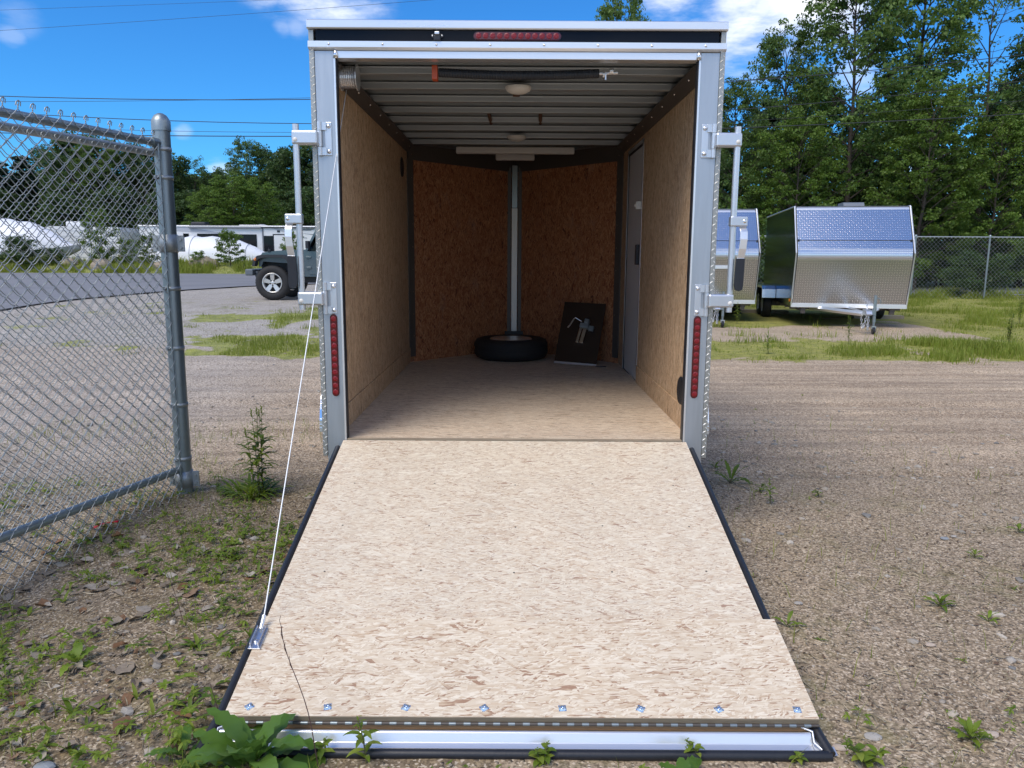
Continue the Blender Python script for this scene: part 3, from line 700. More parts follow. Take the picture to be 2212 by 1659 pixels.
# bar locks swung out from both posts
for s in (-1, 1):
    nm = 'bar lock swung out on the ' + ('left' if s < 0 else 'right') + ' post'
    bx = s * 1.145; byy = -.045
    mb = MB(); mb.tube([(bx, byy, 1.275), (bx, byy, 2.232)], .0165, 14); bar = mb.build('bar_lock', alu, T, label=nm)
    for zc in (2.165, 1.335):
        mb = MB()
        mb.box(min(s * .968, s * 1.005), max(s * .968, s * 1.005), -.006, 0, zc - .085, zc + .085)
        pl_ = mb.build('hinge_plate', alu, bar, .008)
        mb = MB(); hx = s * 1.030
        mb.tube([(hx, -.014, zc - .085), (hx, -.014, zc - .042)], .0125, 12); mb.tube([(hx, -.014, zc + .042), (hx, -.014, zc + .085)], .0125, 12); mb.tube([(hx, -.014, zc - .04), (hx, -.014, zc + .04)], .0135, 12)
        mb.box(min(s * .995, s * 1.03), max(s * .995, s * 1.03), -.014, -.003, zc - .083, zc - .044); mb.box(min(s * .995, s * 1.03), max(s * .995, s * 1.03), -.014, -.003, zc + .044, zc + .083)
        mb.build('hinge_knuckle', alu, bar)
        mb = MB(); mb.box(min(s * 1.03, s * 1.165), max(s * 1.03, s * 1.165), -.066, -.022, zc - .036, zc + .036); mb.build('hinge_strap', alu, bar, .010)
        each('bolt', MB().lathe([(.001, -.010), (.007, -.008), (.011, -.003), (.012, 0)], (0, 0, 0), 12, 'y'), [(s * .983, -.006, zc + dz) for dz in (-.064, .064)], chrome_soft, bar)
        mb = MB(); mb.lathe([(.001, -.004), (.010, -.003), (.012, 0)], (bx, -.066, zc - .012), 14, 'y'); mb.build('rivet', white_pl, bar)
    zc = 1.752
    mb = MB(); x0, x1 = s * 1.125, s * 1.215
    mb.box(min(x0, x1), max(x0, x1), -.070, -.024, zc - .026, zc + .026); mb.build('handle_clamp', alu, bar, .006)
    mb = MB(); mb.lathe([(.001, -.004), (.006, -.004), (.010, 0)], (s * 1.198, -.070, zc), 12, 'y'); mb.build('handle_pin', chrome, bar)
    hp = [(1.195, -.047, 1.735), (1.197, -.075, 1.70), (1.196, -.083, 1.66), (1.193, -.080, 1.61), (1.188, -.068, 1.56)]
    mb = MB(); vs = []
    for (hx, hy, hz) in hp: vs += [(s * (hx - .019), hy, hz), (s * (hx + .019), hy, hz), (s * (hx + .019), hy + .006, hz), (s * (hx - .019), hy + .006, hz)]
    fs = [(4 * i + j, 4 * i + (j + 1) % 4, 4 * i + 4 + (j + 1) % 4, 4 * i + 4 + j) for i in range(4) for j in range(4)] + [(0, 1, 2, 3), (19, 18, 17, 16)]
    mb.add(vs, fs, False); mb.build('handle_lever', alu_bright, bar, .002)
    mb = MB(); mb.prism([(s * 1.166, 1.56), (s * 1.209, 1.56), (s * 1.207, 1.42), (s * 1.203, 1.395), (s * 1.185, 1.388), (s * 1.168, 1.395), (s * 1.162, 1.42)][::(1 if s > 0 else -1)], 'y', -.074, -.054); mb.build('handle_grip', rubber, bar, .006)

# ---- ramp: local frame with x across, y down the slope (negative), z out of the boards
h0 = Vector((0, -.012, .548)); h1 = Vector((0, 2.296 - 4.19, .070)); sl = h1 - h0; SL = sl.length
tilt = math.atan2(-sl.z, -sl.y)
RP = MB(); RP.box(-.955, .955, -SL, 0, -.018, 0)
ramp = RP.build('ramp_door', osb_ramp, T); ramp.location = h0; ramp.rotation_euler = (tilt, 0, 0)
fr = MB()
fr.box(-.985, -.956, -SL - .10, -.02, -.048, -.034); fr.box(.956, .985, -SL - .10, -.02, -.048, -.034); fr.box(-.95, .95, -SL, -.0, -.046, -.0185)
fr.build('ramp_frame', alu, ramp)
sk = MB(); sk.box(-.985, .985, -SL - .05, -.03, -.056, -.0485); sk.box(-1.022, 1.030, -SL - .135, -SL - .051, -.056, -.0485); sk.build('outer_skin', alu_bright, ramp)
# lip profile at the far end
lp = MB(); lp.prism([(-SL - .086, -.048), (-SL - .084, -.037), (-SL - .056, -.035), (-SL - .040, -.015), (-SL - .036, -.011), (-SL - .030, -.010), (-SL - .026, -.013), (-SL - .020, -.027), (-SL - .009, -.030), (-SL - .009, -.048)], 'x', -.955, .955)
lp.build('ramp_lip', alu_bright, ramp, .0015)
el = MB(); el.box(-.945, .96, -SL - .008, -SL - .0015, -.030, .001); el.build('ramp_board_edge', ply_edge, ramp)
g_ = MB()
for s in (-1, 1):
    g_.tube([(s * .974, -.06, -.016), (s * .975, -SL * .5, -.016), (s * .976, -SL + .02, -.017), (s * .988, -SL - .04, -.026), (s * 1.0, -SL - .098, -.032)], .0165, 10)
g_.tube([(-1.0, -SL - .100, -.034), (1.0, -SL - .100, -.034)], .0165, 10)
g_.build('rubber_seal', rubber, ramp)
FLP = .47
fp = MB(); fp.box(-.948, .988, -SL - .004, -SL + FLP, .0045, .0225); fo = fp.build('folding_flap', osb_flap, ramp, .001)
ed = MB(); ed.box(-.947, .987, -SL - .0075, -SL - .0045, .003, .0220); ed.build('flap_edge', osb_edge, fo)
hg = MB(); 
hg.tube([(-.945, -SL - .0155, .004), (.986, -SL - .0155, .004)], .0050, 8)
hgo = hg.build('piano_hinge', dark_trim, ramp)
kn = MB(); k = 0; xx = -.935
while xx < .975:
    kn.tube([(xx, -SL - .0158, .0042), (xx + .022, -SL - .0158, .0042)], .0055, 8); xx += .048
kn.build('hinge_knuckles', galv, hgo)
zinc_b = simple('zinc_blue', (.62, .74, .86), .22, .85, .1, 40)
for k in range(8):
    ws = MB(); ws.lathe([(.013, 0), (.013, .0018), (.0075, .0022), (.0085, .005), (.005, .0055), (.001, .003)], (0, 0, 0), 12, 'z')
    for j in range(4):
        a = j * math.pi / 2 + k; ws.box(math.cos(a) * .012 - .004, math.cos(a) * .012 + .004, math.sin(a) * .012 - .004, math.sin(a) * .012 + .004, 0, .0012)
    ws.build('flap_bolt', zinc_b, fo).location = (-.875 + k * .2575, -SL + .032, .0225)
rnd = random.Random(3)
each('screw', MB().lathe([(.0001, .0006), (.0045, .0006)], (0, 0, 0), 8, 'z'), [(-.80 + k * .40 + rnd.uniform(-.01, .01), -yy + rnd.uniform(-.01, .01), 0) for yy in (.46, .83, 1.16, 1.48) for k in range(5)], dark_trim, ramp)
b(-.955, .955, -.4460, -.4450, .0003, .0007, osb_floor, 'board_joint', ramp)
# corner weld plates
for s in (-1, 1):
    mb = MB(); mb.prism([(s * .957, -SL - .02), (s * .957, -SL - .098), (s * .990, -SL - .098), (s * .978, -SL - .06)][::s], 'z', -.0475, -.030); mb.build('corner_plate', alu_bright, ramp, .002)
    mb = MB(); mb.tube([(s * .93, -SL - .012, -.006), (s * .962, -SL - .028, -.008), (s * .958, -SL - .06, -.020), (s * .975, -SL - .085, -.024)], .004, 6); mb.build('weld_bead', chrome_soft, ramp)
# cable bracket and cable
br = MB(); ym = -(4.19 - 2.66 - .012) / math.cos(tilt)
br.box(-.962, -.918, ym - .085, ym + .025, .001, .007); br.box(-.958, -.954, ym - .075, ym + .02, .006, .022); br.box(-.929, -.925, ym - .075, ym + .02, .006, .022); br.lathe([(.009, .006), (.009, .012), (.001, .014)], (-.942, ym - .05, 0), 10)
br.v = [(x_, y_, z_ + .022) for x_, y_, z_ in br.v]
bro = br.build('cable_bracket', chrome_soft, ramp, .001)
br2 = MB(); br2.tube([(-.942, ym + .01, .034), (-.940, ym + .055, .060)], .0085, 10); br2.build('cable_ferrule', chrome_soft, bro)
Mx = Matrix.Translation(h0) @ Matrix.Rotation(tilt, 4, 'X')
e_ = Mx @ Vector((-.940, ym + .055, .060))
t_ = Vector((-.948, .30, 2.47))
cb = MB(); cb.tube([e_ + (t_ - e_) * (k / 8) + Vector((0, 0, -.010 * math.sin(math.pi * k / 8))) for k in range(9)], .0028, 6)
cb.build('ramp_cable', simple('cable_steel', (.72, .75, .78), .4, .4, .05, 30), T)

# ------------------------------------------------------------------ things lying in the trailer
def W_(x, y, z): return (x + .017, y + 4.19, z)
sw = empty('spare_tyre', W_(-.03, 3.47, FL + .002), 0, 'black spare tyre lying flat on the wooden floor at the trailer nose', 'tyre')
mb = MB(); r = .365; mb.lathe([(.20, .02), (.24, .005), (.30, 0), (.345, .02), (r, .05), (r, .16), (.345, .19), (.30, .205), (.24, .20), (.20, .185)], (0, 0, 0), 48, 'z', cap=False)
mb.lathe([(r + .001, .055), (r + .004, .06), (r + .004, .085), (r + .001, .09)], (0, 0, 0), 48, 'z', smooth=False); mb.lathe([(r + .001, .12), (r + .004, .125), (r + .004, .15), (r + .001, .155)], (0, 0, 0), 48, 'z', smooth=False)
mb.build('tyre', tyre_m, sw)
mb = MB(); mb.lathe([(.205, .20), (.212, .196), (.20, .17), (.185, .11), (.10, .09), (.05, .10), (.04, .10)], (0, 0, 0), 36, 'z'); mb.build('rim', alu_bright, sw)
bd_o = empty('leaning_panel', W_(.575, 3.02, FL + .001), R(-18), 'dark brown glossy panel leaning against the right side of the nose', 'board')
mb = MB(); 
tilt2 = R(-28)
mb.M = Matrix.Rotation(tilt2, 4, 'X') @ Matrix.Rotation(R(2), 4, 'Y')
mb.box(-.205, .205, 0, .006, 0.02, .64); pn = mb.build('panel', brown_board, bd_o)
mb = MB(); mb.M = Matrix.Rotation(tilt2, 4, 'X') @ Matrix.Rotation(R(2), 4, 'Y'); mb.box(-.205, .205, -.002, .007, .0, .019); mb.build('edge_strip', alu, bd_o)
jk = empty('crank_jack', W_(.575, 3.02, FL + .001), R(-18), 'small shiny crank jack hanging against the brown leaning panel', 'jack')
Mj = Matrix.Rotation(tilt2, 4, 'X') @ Matrix.Rotation(R(8), 4, 'Y')
mb = MB(); mb.M = Mj; mb.box(-.045, -.018, -.035, -.004, .21, .37); mb.box(-.008, .028, -.04, -.004, .21, .37); mb.build('jack_legs', chrome, jk, .004)
mb = MB(); mb.M = Mj; mb.box(-.045, .04, -.055, -.002, .365, .41); mb.box(-.01, .035, -.06, -.002, .41, .455); mb.box(.04, .09, -.04, -.002, .35, .40); mb.build('jack_body', galv, jk, .006)
mb = MB(); mb.M = Mj; mb.tube([(-.03, -.05, .42), (-.10, -.06, .445), (-.115, -.06, .43), (-.135, -.06, .36), (-.15, -.06, .33)], [.006, .006, .007, .008, .011], 8); mb.build('crank_handle', chrome, jk)
mb = MB(); mb.prism([(-.05, 0), (-.02, .018), (.02, .022), (.055, .012), (.05, -.004), (.0, -.008)], 'z', 0, .006)
o = mb.build('black_scrap', rubber); o.location = W_(.80, 2.86, FL + .002); tag(o, 'small black plastic scrap on the floor beside the leaning panel', 'scrap')

# ------------------------------------------------------------------ near chain-link fence and the gate folded behind it
def chain_mesh(L, H, pw, ph, r, n=5, seed=0, mid=True):
    """woven wires: every wire zigzags upward between its two neighbours"""
    mb = MB(); h = pw / 2; rnd = random.Random(seed); k = 0; s0 = 0.0
    while s0 < L:
        pts = []; j = 0; z = -.01 + rnd.uniform(-.002, .002)
        nb = int(H / (ph / 2)) + 1
        for j in range(nb + 1):
            zz = j * ph / 2; side = (j + k) % 2
            sx = s0 + (h + r * .9 if side else -r * .9)
            bend = math.sin(zz * 1.7 + s0 * 3) * .006
            pts.append((sx, bend, zz))
            if j < nb and mid:
                nside = 1 - side; sx2 = s0 + (h + r * .9 if nside else -r * .9); o = (r * 3.0 if side else -r * 3.0)
                pts.append((sx * .78 + sx2 * .22, bend + o, zz + ph * .5 * .17)); pts.append((sx * .22 + sx2 * .78, bend + o, zz + ph * .5 * .83))
        # knuckle at the top
        x, yb, zt = pts[-1]; d = 1 if (nb + k) % 2 == 0 else -1
        pts += [(x + d * .010, yb, zt + .022), (x + d * .002, yb + .008, zt + .034), (x - d * .010, yb + .006, zt + .026), (x - d * .012, yb, zt + .008)]
        mb.tube(pts, r, n, caps=False); k += 1; s0 += h
    return mb
PB = Vector((-2.165, 4.92, 0)); FD = Vector((-.285, -1.0, 0)).normalized()
fa = math.atan2(FD.y, FD.x)
CL = empty('chain_link_fence', PB, fa, 'grey galvanised chain link fence panel with its round capped end post beside the ramp', 'fence')
LF = 3.4
mb = MB(); mb.tube([(0, 0, -.05), (0, 0, 2.325)], .050, 28); mb.lathe([(.056, 2.31), (.056, 2.365), (.050, 2.38), (.036, 2.402), (.016, 2.414), (.001, 2.417)], (0, 0, 0), 28)
mb.build('fence_post', galv, CL)
mb = MB(); mb.tube([(.05, .0, 2.235), (LF, .0, 2.235)], .0235, 16); mb.lathe([(.03, .045), (.03, .10)], (0, 0, 2.235), 16, 'x'); mb.build('top_rail', galv, CL)
mb = MB(); mb.tube([(.05, .01, .175), (LF, .01, .175)], .0235, 16); mb.build('bottom_rail', galv, CL)
ml = chain_mesh(LF - .06, 2.34, .084, .083, .0023, seed=1)
mo = ml.build('wire_mesh', galv_dark, CL); mo.location = (.07, .034, -.10)
tb = MB(); tb.tube([(.075, .034, .05), (.075, .034, 2.22)], .007, 6); tb.build('tension_bar', galv, CL)
for zc in (2.20, 2.03, 1.35, .97, .60, .24):
    bd = MB(); bd.lathe([(.0505, zc - .012), (.0535, zc - .012), (.0535, zc + .012), (.0505, zc + .012)], (0, 0, 0), 24); bd.box(.05, .078, -.012, .0, zc - .010, zc + .010); bd.tube([(.064, -.022, zc), (.064, .012, zc)], .006, 6)
    bd.build('tension_band', galv_dark, CL)
for zc in (1.63, .10):
    hb = MB(); hb.lathe([(.0515, zc - .055), (.056, zc - .055), (.056, zc + .055), (.0515, zc + .055)], (0, 0, 0), 24)
    c_, s_ = math.cos(-fa), math.sin(-fa)
    for sd_ in (-1, 1):
        e = Vector((sd_ * 1, 0, 0)); e = Vector((e.x * c_ - e.y * s_, e.x * s_ + e.y * c_, 0)); q = Vector((-e.y, e.x, 0))
        p0 = e * .052; p1 = e * .098
        hb.add([p0 - q * .004 + Vector((0, 0, zc - .05)), p1 - q * .004 + Vector((0, 0, zc - .05)), p1 - q * .004 + Vector((0, 0, zc + .05)), p0 - q * .004 + Vector((0, 0, zc + .05)),
                p0 + q * .006 + Vector((0, 0, zc - .05)), p1 + q * .006 + Vector((0, 0, zc - .05)), p1 + q * .006 + Vector((0, 0, zc + .05)), p0 + q * .006 + Vector((0, 0, zc + .05))],
               [(0, 1, 2, 3), (7, 6, 5, 4), (0, 4, 5, 1), (1, 5, 6, 2), (2, 6, 7, 3), (3, 7, 4, 0)])
        for dz in (-.025, .025): c = e * .077 + Vector((0, 0, zc + dz)); hb.tube([c - q * .014, c + q * .014], .009, 8)
    hb.build('hinge_collar', galv_dark, CL)
for sx in (.36, .92, 1.5, 2.1, 2.7):
    pts = [(sx + .03 * math.sin(a) * 0 + .02 * a / 6, .028 * math.cos(a) * 1.05, 2.235 + .028 * math.sin(a)) for a in [k * .55 for k in range(12)]]
    ti = MB(); ti.tube(pts, .0022, 5); ti.tube([pts[-1], (sx - .03, .04, 2.20)], .0022, 5); ti.build('tie_wire', galv, CL)
# gate leaf folded back right behind the fence
GN = Vector((FD.y, -FD.x, 0))
if GN.x > 0: GN = -GN
GB = PB + Vector((-.048, .100, 0))
ga = empty('chain_link_gate', GB, fa, 'grey chain link gate leaf folded back close behind the fence panel', 'gate')
gf_ = MB(); gf_.tube([(0, 0, .145), (0, 0, 2.185)], .021, 14); gf_.tube([(0, 0, 2.185), (LF, 0, 2.175)], .0225, 14); gf_.tube([(0, 0, .145), (LF, 0, .145)], .021, 14); gf_.build('gate_frame', galv_dark, ga)
m2 = bpy.data.objects.new('wire_mesh', mo.data); COL.objects.link(m2); m2.parent = ga; m2.location = (.03, .028, -.02)
m2.scale = (1, 1, .92)

# ------------------------------------------------------------------ off-road vehicle at the left
paint = simple('slate_paint', (.085, .115, .135), .25, .3, .06, 3, coat=.6)
flare_m = simple('black_textured_plastic', (.022, .025, .030), .55, 0, .15, 20, .0006, 200)
glass_d = simple('dark_glass', (.006, .007, .009), .12, 0, .1, 3, spec=.25)
amber = simple('amber_lens', (.60, .17, .02), .2, 0, .1, 20, coat=.6)
JY = 19.35; JX = atd(589, 613, JY).x; JZ = float(gz(JX, JY)) + .01
# local: +x forward (left in the picture) -> rotate 180
JP = empty('off_road_vehicle', (JX, JY + .86, JZ), R(180), 'slate grey boxy off road vehicle with chunky tyres parked beyond the open trailer', 'car')
# wheel centre at local x = 0 (front), rear at -2.42 ; near side is local y=+.86 -> world JY
r_ = .425
def jwheel(x, yl, side):
    rt = bpy.data.objects.new('w', None)
    ty = wheel(None, 0, 0, 0, r_, .27, side, simple('alloy_rim', (.62, .62, .60), .32, .6, .05, 10) if 'alloy_rim' not in MATS else MATS['alloy_rim'], 'wheel', .55)
    bpy.data.objects.remove(rt)
    ty.rotation_euler = (0, 0, R(90)); ty.location = (x, yl, r_); ty.parent = JP
    return ty
for x in (0, -2.95):
    jwheel(x, .78, 1); jwheel(x, -.78, -1)
bodyz0 = .62
mb = MB()
prof = [(.36, .80), (.36, 1.06), (.30, 1.13), (-.05, 1.17), (-.80, 1.215), (-.88, 1.22), (-3.35, 1.20), (-3.40, .62), (-2.5, .60), (-2.40, .95), (-.60, .60), (-.50, .95), (.10, .95), (.30, .80)]
prof = [(.36, .82), (.36, 1.06), (.28, 1.13), (-.05, 1.165), (-.55, 1.19), (-.86, 1.21), (-3.55, 1.18), (-3.58, .66), (-3.45, .62), (-3.30, .95), (-2.55, .95), (-2.40, .58), (-.62, .58), (-.52, .90), (.25, .95), (.30, .82)]
mb.prism(prof, 'y', -.74, .74); mb.build('body', paint, JP, .035, 3)
mb = MB(); mb.prism([(.34, 1.12), (.30, 1.17), (-.05, 1.215), (-.45, 1.235), (-.80, 1.25), (-.80, 1.18), (.30, 1.10)], 'y', -.60, .60); mb.build('hood', paint, JP, .03, 3)
for s in (-1, 1):      # fender flares
    for cx, x0 in ((0, 0), (-2.95, 0)):
        mb = MB()
        ou = [(.47, .83), (.44, 1.00), (.34, 1.09), (.20, 1.12), (-.30, 1.12), (-.44, 1.06), (-.56, .90), (-.62, .70), (-.66, .55)]
        inn = [(.41, .83), (.38, .95), (.30, 1.02), (.16, 1.05), (-.26, 1.05), (-.38, .99), (-.48, .85), (-.55, .66), (-.58, .55)]
        poly = [(cx + x, z) for x, z in ou] + [(cx + x, z) for x, z in inn[::-1]]
        mb.prism(poly, 'y', s * .70, s * .93)
        mb.prism([(cx + .42, .86), (cx + .30, 1.03), (cx - .26, 1.06), (cx - .5, .84), (cx - .5, .60), (cx + .25, .60)], 'y', s * .45, s * .47)
        mb.build('fender_flare', flare_m, JP, .012)
mb = MB(); mb.box(.50, .70, -.80, .80, .60, .76); mb.box(.44, .52, -.6, .6, .55, .70); mb.build('bumper', simple('grey_bumper', (.13, .15, .17), .45, .2, .1, 10), JP, .03, 3)
mb = MB(); mb.box(.44, .56, .30, .50, .60, .74); mb.box(.44, .56, -.50, -.30, .60, .74); mb.box(-.2, .45, -.4, .4, .5, .62); mb.box(-3.5, -.3, -.45, .45, .42, .58); mb.build('undercarriage', rubber, JP)
mb = MB(); mb.box(.36, .385, -.58, .58, .83, 1.08); mb.build('grille', paint, JP, .01)
for s in (-1, 1):
    mb = MB(); mb.lathe([(.085, .0), (.09, .02), (.06, .035), (.001, .04)], (.385, s * .42, .99), 20, 'x'); mb.build('headlight', chrome_soft, JP)
    mb = MB(); mb.lathe([(.032, 0), (.032, .016), (.001, .024)], (.36, s * .935 - s * .012, 1.02), 14, 'x'); mb.lathe([(.035, 0), (.033, s * .012), (.001, s * .018)], (.39, s * .93, 1.0), 14, 'y'); mb.build('side_marker', amber, JP)
    mb = MB(); mb.box(.10, .16, s * .60 - .025, s * .60 + .025, 1.18, 1.25); mb.tube([(.13, s * .6, 1.25), (.15, s * .6, 1.29)], .012, 6); mb.build('hood_latch', rubber, JP, .01)
    # upper part
    mb = MB(); mb.prism([(-.80, 1.22), (-.86, 1.22), (-1.18, 1.80), (-1.12, 1.80)], 'y', s * .70 - .03, s * .70 + .03); mb.build('windshield_pillar', paint, JP)
    mb = MB(); mb.box(-2.30, -2.22, min(s * .70, s * .75), max(s * .70, s * .75), 1.18, 1.80); mb.box(-3.5, -3.4, min(s * .70, s * .75), max(s * .70, s * .75), 1.18, 1.78); mb.build('side_pillar', flare_m, JP)
    mb = MB(); mb.prism([(-.95, 1.20), (-1.22, 1.74), (-2.22, 1.74), (-2.22, 1.20)], 'y', s * .715, s * .725); mb.prism([(-2.3, 1.20), (-2.3, 1.74), (-3.4, 1.74), (-3.4, 1.20)], 'y', s * .715, s * .725); mb.build('side_window', glass_d, JP)
    dj = MB(); dj.prism([(-.90, .64), (-.90, 1.17), (-2.1, 1.16), (-2.1, .64)], 'y', s * .7405, s * .760); do = dj.build('door', paint, JP, .02)
    MB().box(-1.95, -1.80, min(s * .76, s * .785), max(s * .76, s * .785), 1.05, 1.09).build('handle', rubber, do, .008)
    mb = MB(); 
    for zc in (.80, 1.06): mb.box(-.96, -.83, min(s * .757, s * .785), max(s * .757, s * .785), zc - .025, zc + .025)
    mb.build('door_hinge', paint, do, .006)
    mb = MB(); mb.box(-.96, -.88, min(s * .80, s * .98), max(s * .80, s * .98), 1.28, 1.46); mb.tube([(-.92, s * .74, 1.22), (-.92, s * .85, 1.32)], .02, 6); mb.build('mirror', rubber, JP, .02)
mb = MB(); mb.prism([(-1.12, 1.80), (-1.16, 1.86), (-3.45, 1.86), (-3.52, 1.78)], 'y', -.74, .74); mb.build('roof', flare_m, JP, .03)
mb = MB(); mb.add([(-.84, -.67, 1.22), (-.84, .67, 1.22), (-1.14, .66, 1.79), (-1.14, -.66, 1.79)], [(0, 1, 2, 3)]); mb.build('windshield', glass_d, JP)

# ------------------------------------------------------------------ slant-front enclosed trailers at the right
def slant_trailer(loc, rz, lab, bars=False, ln=5.2):
    t = empty('enclosed_trailer', loc, rz, lab, 'trailer', 'enclosed trailers with slanted tread plate fronts')
    Wd = 1.22; lowf, knee, top = (.28, .47), (0.0, 1.66), (.62, 2.70)
    pr = [lowf, knee, top, (ln, 2.66), (ln, .47)]
    for s in (-1, 1):
        mb = MB(); mb.prism(pr, 'x', s * (Wd - .03), s * Wd); mb.build('side_wall', black_paint, t)
    mb = MB(); mb.add([(-Wd, *top), (Wd, *top), (Wd, ln, 2.66), (-Wd, ln, 2.66)], [(0, 1, 2, 3)]); mb.box(-Wd, Wd, lowf[0], ln, .45, .47); mb.add([(-Wd, ln, .47), (Wd, ln, .47), (Wd, ln, 2.66), (-Wd, ln, 2.66)], [(0, 1, 2, 3)])
    mb.build('body_shell', black_paint, t)
    # front skin follows the rounded knee; separate sheets
    def strip(pts, name, mat, o=-.006, w=Wd - .02):
        mb = MB(); vs = []
        for (y, z) in pts: vs += [(-w, y + o, z), (w, y + o, z)]
        mb.add(vs, [(2 * i, 2 * i + 1, 2 * i + 3, 2 * i + 2) for i in range(len(pts) - 1)], True); return mb.build(name, mat, t)
    def L(a, b_, k): return (a[0] + (b_[0] - a[0]) * k, a[1] + (b_[1] - a[1]) * k)
    strip([L(lowf, knee, k) for k in (.05, .3, .6, .88)], 'lower_front_sheet', tread_low)
    c0, c1 = L(lowf, knee, .88), L(knee, top, .10)
    cur = [(c0[0] * (1 - u) ** 2 + 2 * u * (1 - u) * (knee[0] + .01) + u * u * c1[0], c0[1] * (1 - u) ** 2 + 2 * u * (1 - u) * knee[1] + u * u * c1[1]) for u in [k / 10 for k in range(11)]]
    strip(cur, 'knee_sheet', tread_m)
    strip([L(knee, top, k) for k in (.10, .5, .93)], 'upper_front_sheet', tread_m)
    mb = MB(); j = L(knee, top, .27); mb.box(-Wd + .02, Wd - .02, j[0] - .014, j[0] - .004, j[1] - .006, j[1] + .006)
    for s in (-1, 1): mb.lathe([(.022, 0), (.022, -.03), (.001, -.032)], (s * (Wd - .05), j[0] - .008, j[1]), 10, 'y')
    mb.build('panel_joint', rubber, t)
    e0, e1 = L(knee, top, .93), (top[0] + .10, top[1] + .01)
    cur = [(e0[0] * (1 - u) ** 2 + 2 * u * (1 - u) * top[0] + u * u * e1[0], e0[1] * (1 - u) ** 2 + 2 * u * (1 - u) * (top[1] + .01) + u * u * e1[1]) for u in [k / 6 for k in range(7)]]
    strip(cur, 'roof_front_trim', alu_bright, -.008)
    mb = MB(); mb.box(-Wd - .01, Wd + .01, lowf[0] - .03, lowf[0] + .04, .44, .535); mb.build('bottom_rail', alu_bright, t, .004)
    for s in (-1, 1):
        mb = MB(); pts = [(s * (Wd + .002), lowf[0] - .006, .47), (s * (Wd + .002), knee[0] - .006, knee[1]), (s * (Wd + .002), top[0] - .006, top[1]), (s * (Wd + .002), ln, 2.68)]
        mb.tube(pts, .020, 4, smooth=False); mb.build('edge_trim', alu, t)
        mb = MB(); pts = [(s * (Wd - .02), lowf[0] - .012, .50), (s * (Wd - .02), knee[0] - .014, knee[1]), (s * (Wd - .02), top[0] - .012, top[1])]
        mb.tube(pts, .007, 4, smooth=False); mb.build('black_bead', rubber, t)
        wheel(t, s * (Wd + .17), 3.15, .36, .36, .22, s); wheel(t, s * (Wd + .17), 3.98, .36, .36, .22, s)
        mb = MB(); pf = [(2.68, .52), (2.70, .74), (2.84, .83), (4.30, .83), (4.44, .74), (4.46, .52), (4.40, .52), (4.38, .70), (4.28, .77), (2.87, .77), (2.76, .70), (2.74, .52)]
        mb.prism(pf, 'x', s * (Wd + .01), s * (Wd + .34)); mb.build('fender', tread_f, t, .006)
        mb = MB(); mb.box(min(s * (Wd + .004), s * (Wd + .03)), max(s * (Wd + .004), s * (Wd + .03)), .45, .52, .56, .62); mb.build('side_marker', amber, t)
        mb = MB(); mb.box(min(s * (Wd - .32), s * (Wd - .22)), max(s * (Wd - .32), s * (Wd - .22)), lowf[0] + .05, lowf[0] + .13, .30, .45); mb.build('corner_leg', dark_trim, t)
    mb = MB(); 
    for s in (-1, 1): mb.box(min(s * .95, s * 1.03), max(s * .95, s * 1.03), .4, ln, .36, .45)
    for k in range(7): mb.box(-1.2, 1.2, .6 + k * .65, .66 + k * .65, .38, .45)
    mb.box(-1.3, 1.3, 3.1, 3.2, .30, .42); mb.box(-1.3, 1.3, 3.93, 4.03, .30, .42); mb.build('chassis', dark_trim, t)
    mb = MB()
    for s in (-1, 1): mb.tube([(s * .85, .9, .42), (s * .05, -1.25, .42)], .052, 4, smooth=False)
    mb.tube([(0, .5, .45), (0, -1.2, .44)], .03, 4, smooth=False)
    tg = mb.build('tongue', alu, t)
    MB().box(-.40, -.29, -.34, -.30, .40, .44).build('tongue_plate', rubber, tg) 
    mb = MB(); mb.prism([(-1.22, .40), (-1.22, .52), (-1.38, .52), (-1.52, .49), (-1.56, .43), (-1.50, .40)], 'x', -.055, .055); mb.tube([(0, -1.36, .52), (0, -1.30, .60), (.03, -1.26, .62)], .012, 6); mb.build('coupler', chrome_soft, t, .01)
    jx = .17
    mb = MB(); mb.tube([(jx, -1.26, .25), (jx, -1.26, .80)], .032, 14); mb.tube([(jx, -1.26, .10), (jx, -1.26, .26)], .024, 12); mb.tube([(jx, -1.26, .74), (jx + .07, -1.26, .74), (jx + .10, -1.26, .70), (jx + .10, -1.26, .63)], .010, 6); mb.box(.05, jx, -1.31, -1.20, .40, .50)
    jo = mb.build('tongue_jack', galv, t)
    mb = MB(); mb.lathe([(.075, -.025), (.075, .025)], (jx, -1.29, .075), 18, 'x'); mb.build('jack_wheel', rubber, jo)
    mb = MB(); mb.box(jx - .045, jx + .045, -1.30, -1.22, .11, .17); mb.build('jack_fork', chrome_soft, jo)
    for s, dx, lo in ((-1, -.10, .13), (1, .06, .10)):
        mb = MB(); p0, p1 = Vector((dx, -1.30, .44)), Vector((dx * .2 - .02, -1.50, .40)); n = 16
        for k in range(n):
            u = (k + .5) / n; p = p0.lerp(p1, u) - Vector((0, 0, math.sin(math.pi * u) * (.42 - lo)))
            a = (k % 2) * math.pi / 2; q = Vector((math.cos(a) * .016, math.sin(a) * .016, 0))
            u2 = u + .6 / n; pn = p0.lerp(p1, u2) - Vector((0, 0, math.sin(math.pi * min(1, u2)) * (.42 - lo))); d_ = (pn - p).normalized() * .024
            mb.tube([p - d_ - q, p - d_ + q, p + d_ + q, p + d_ - q, p - d_ - q], .0055, 5, caps=False)
        mb.build('safety_chain', chrome_soft, t)
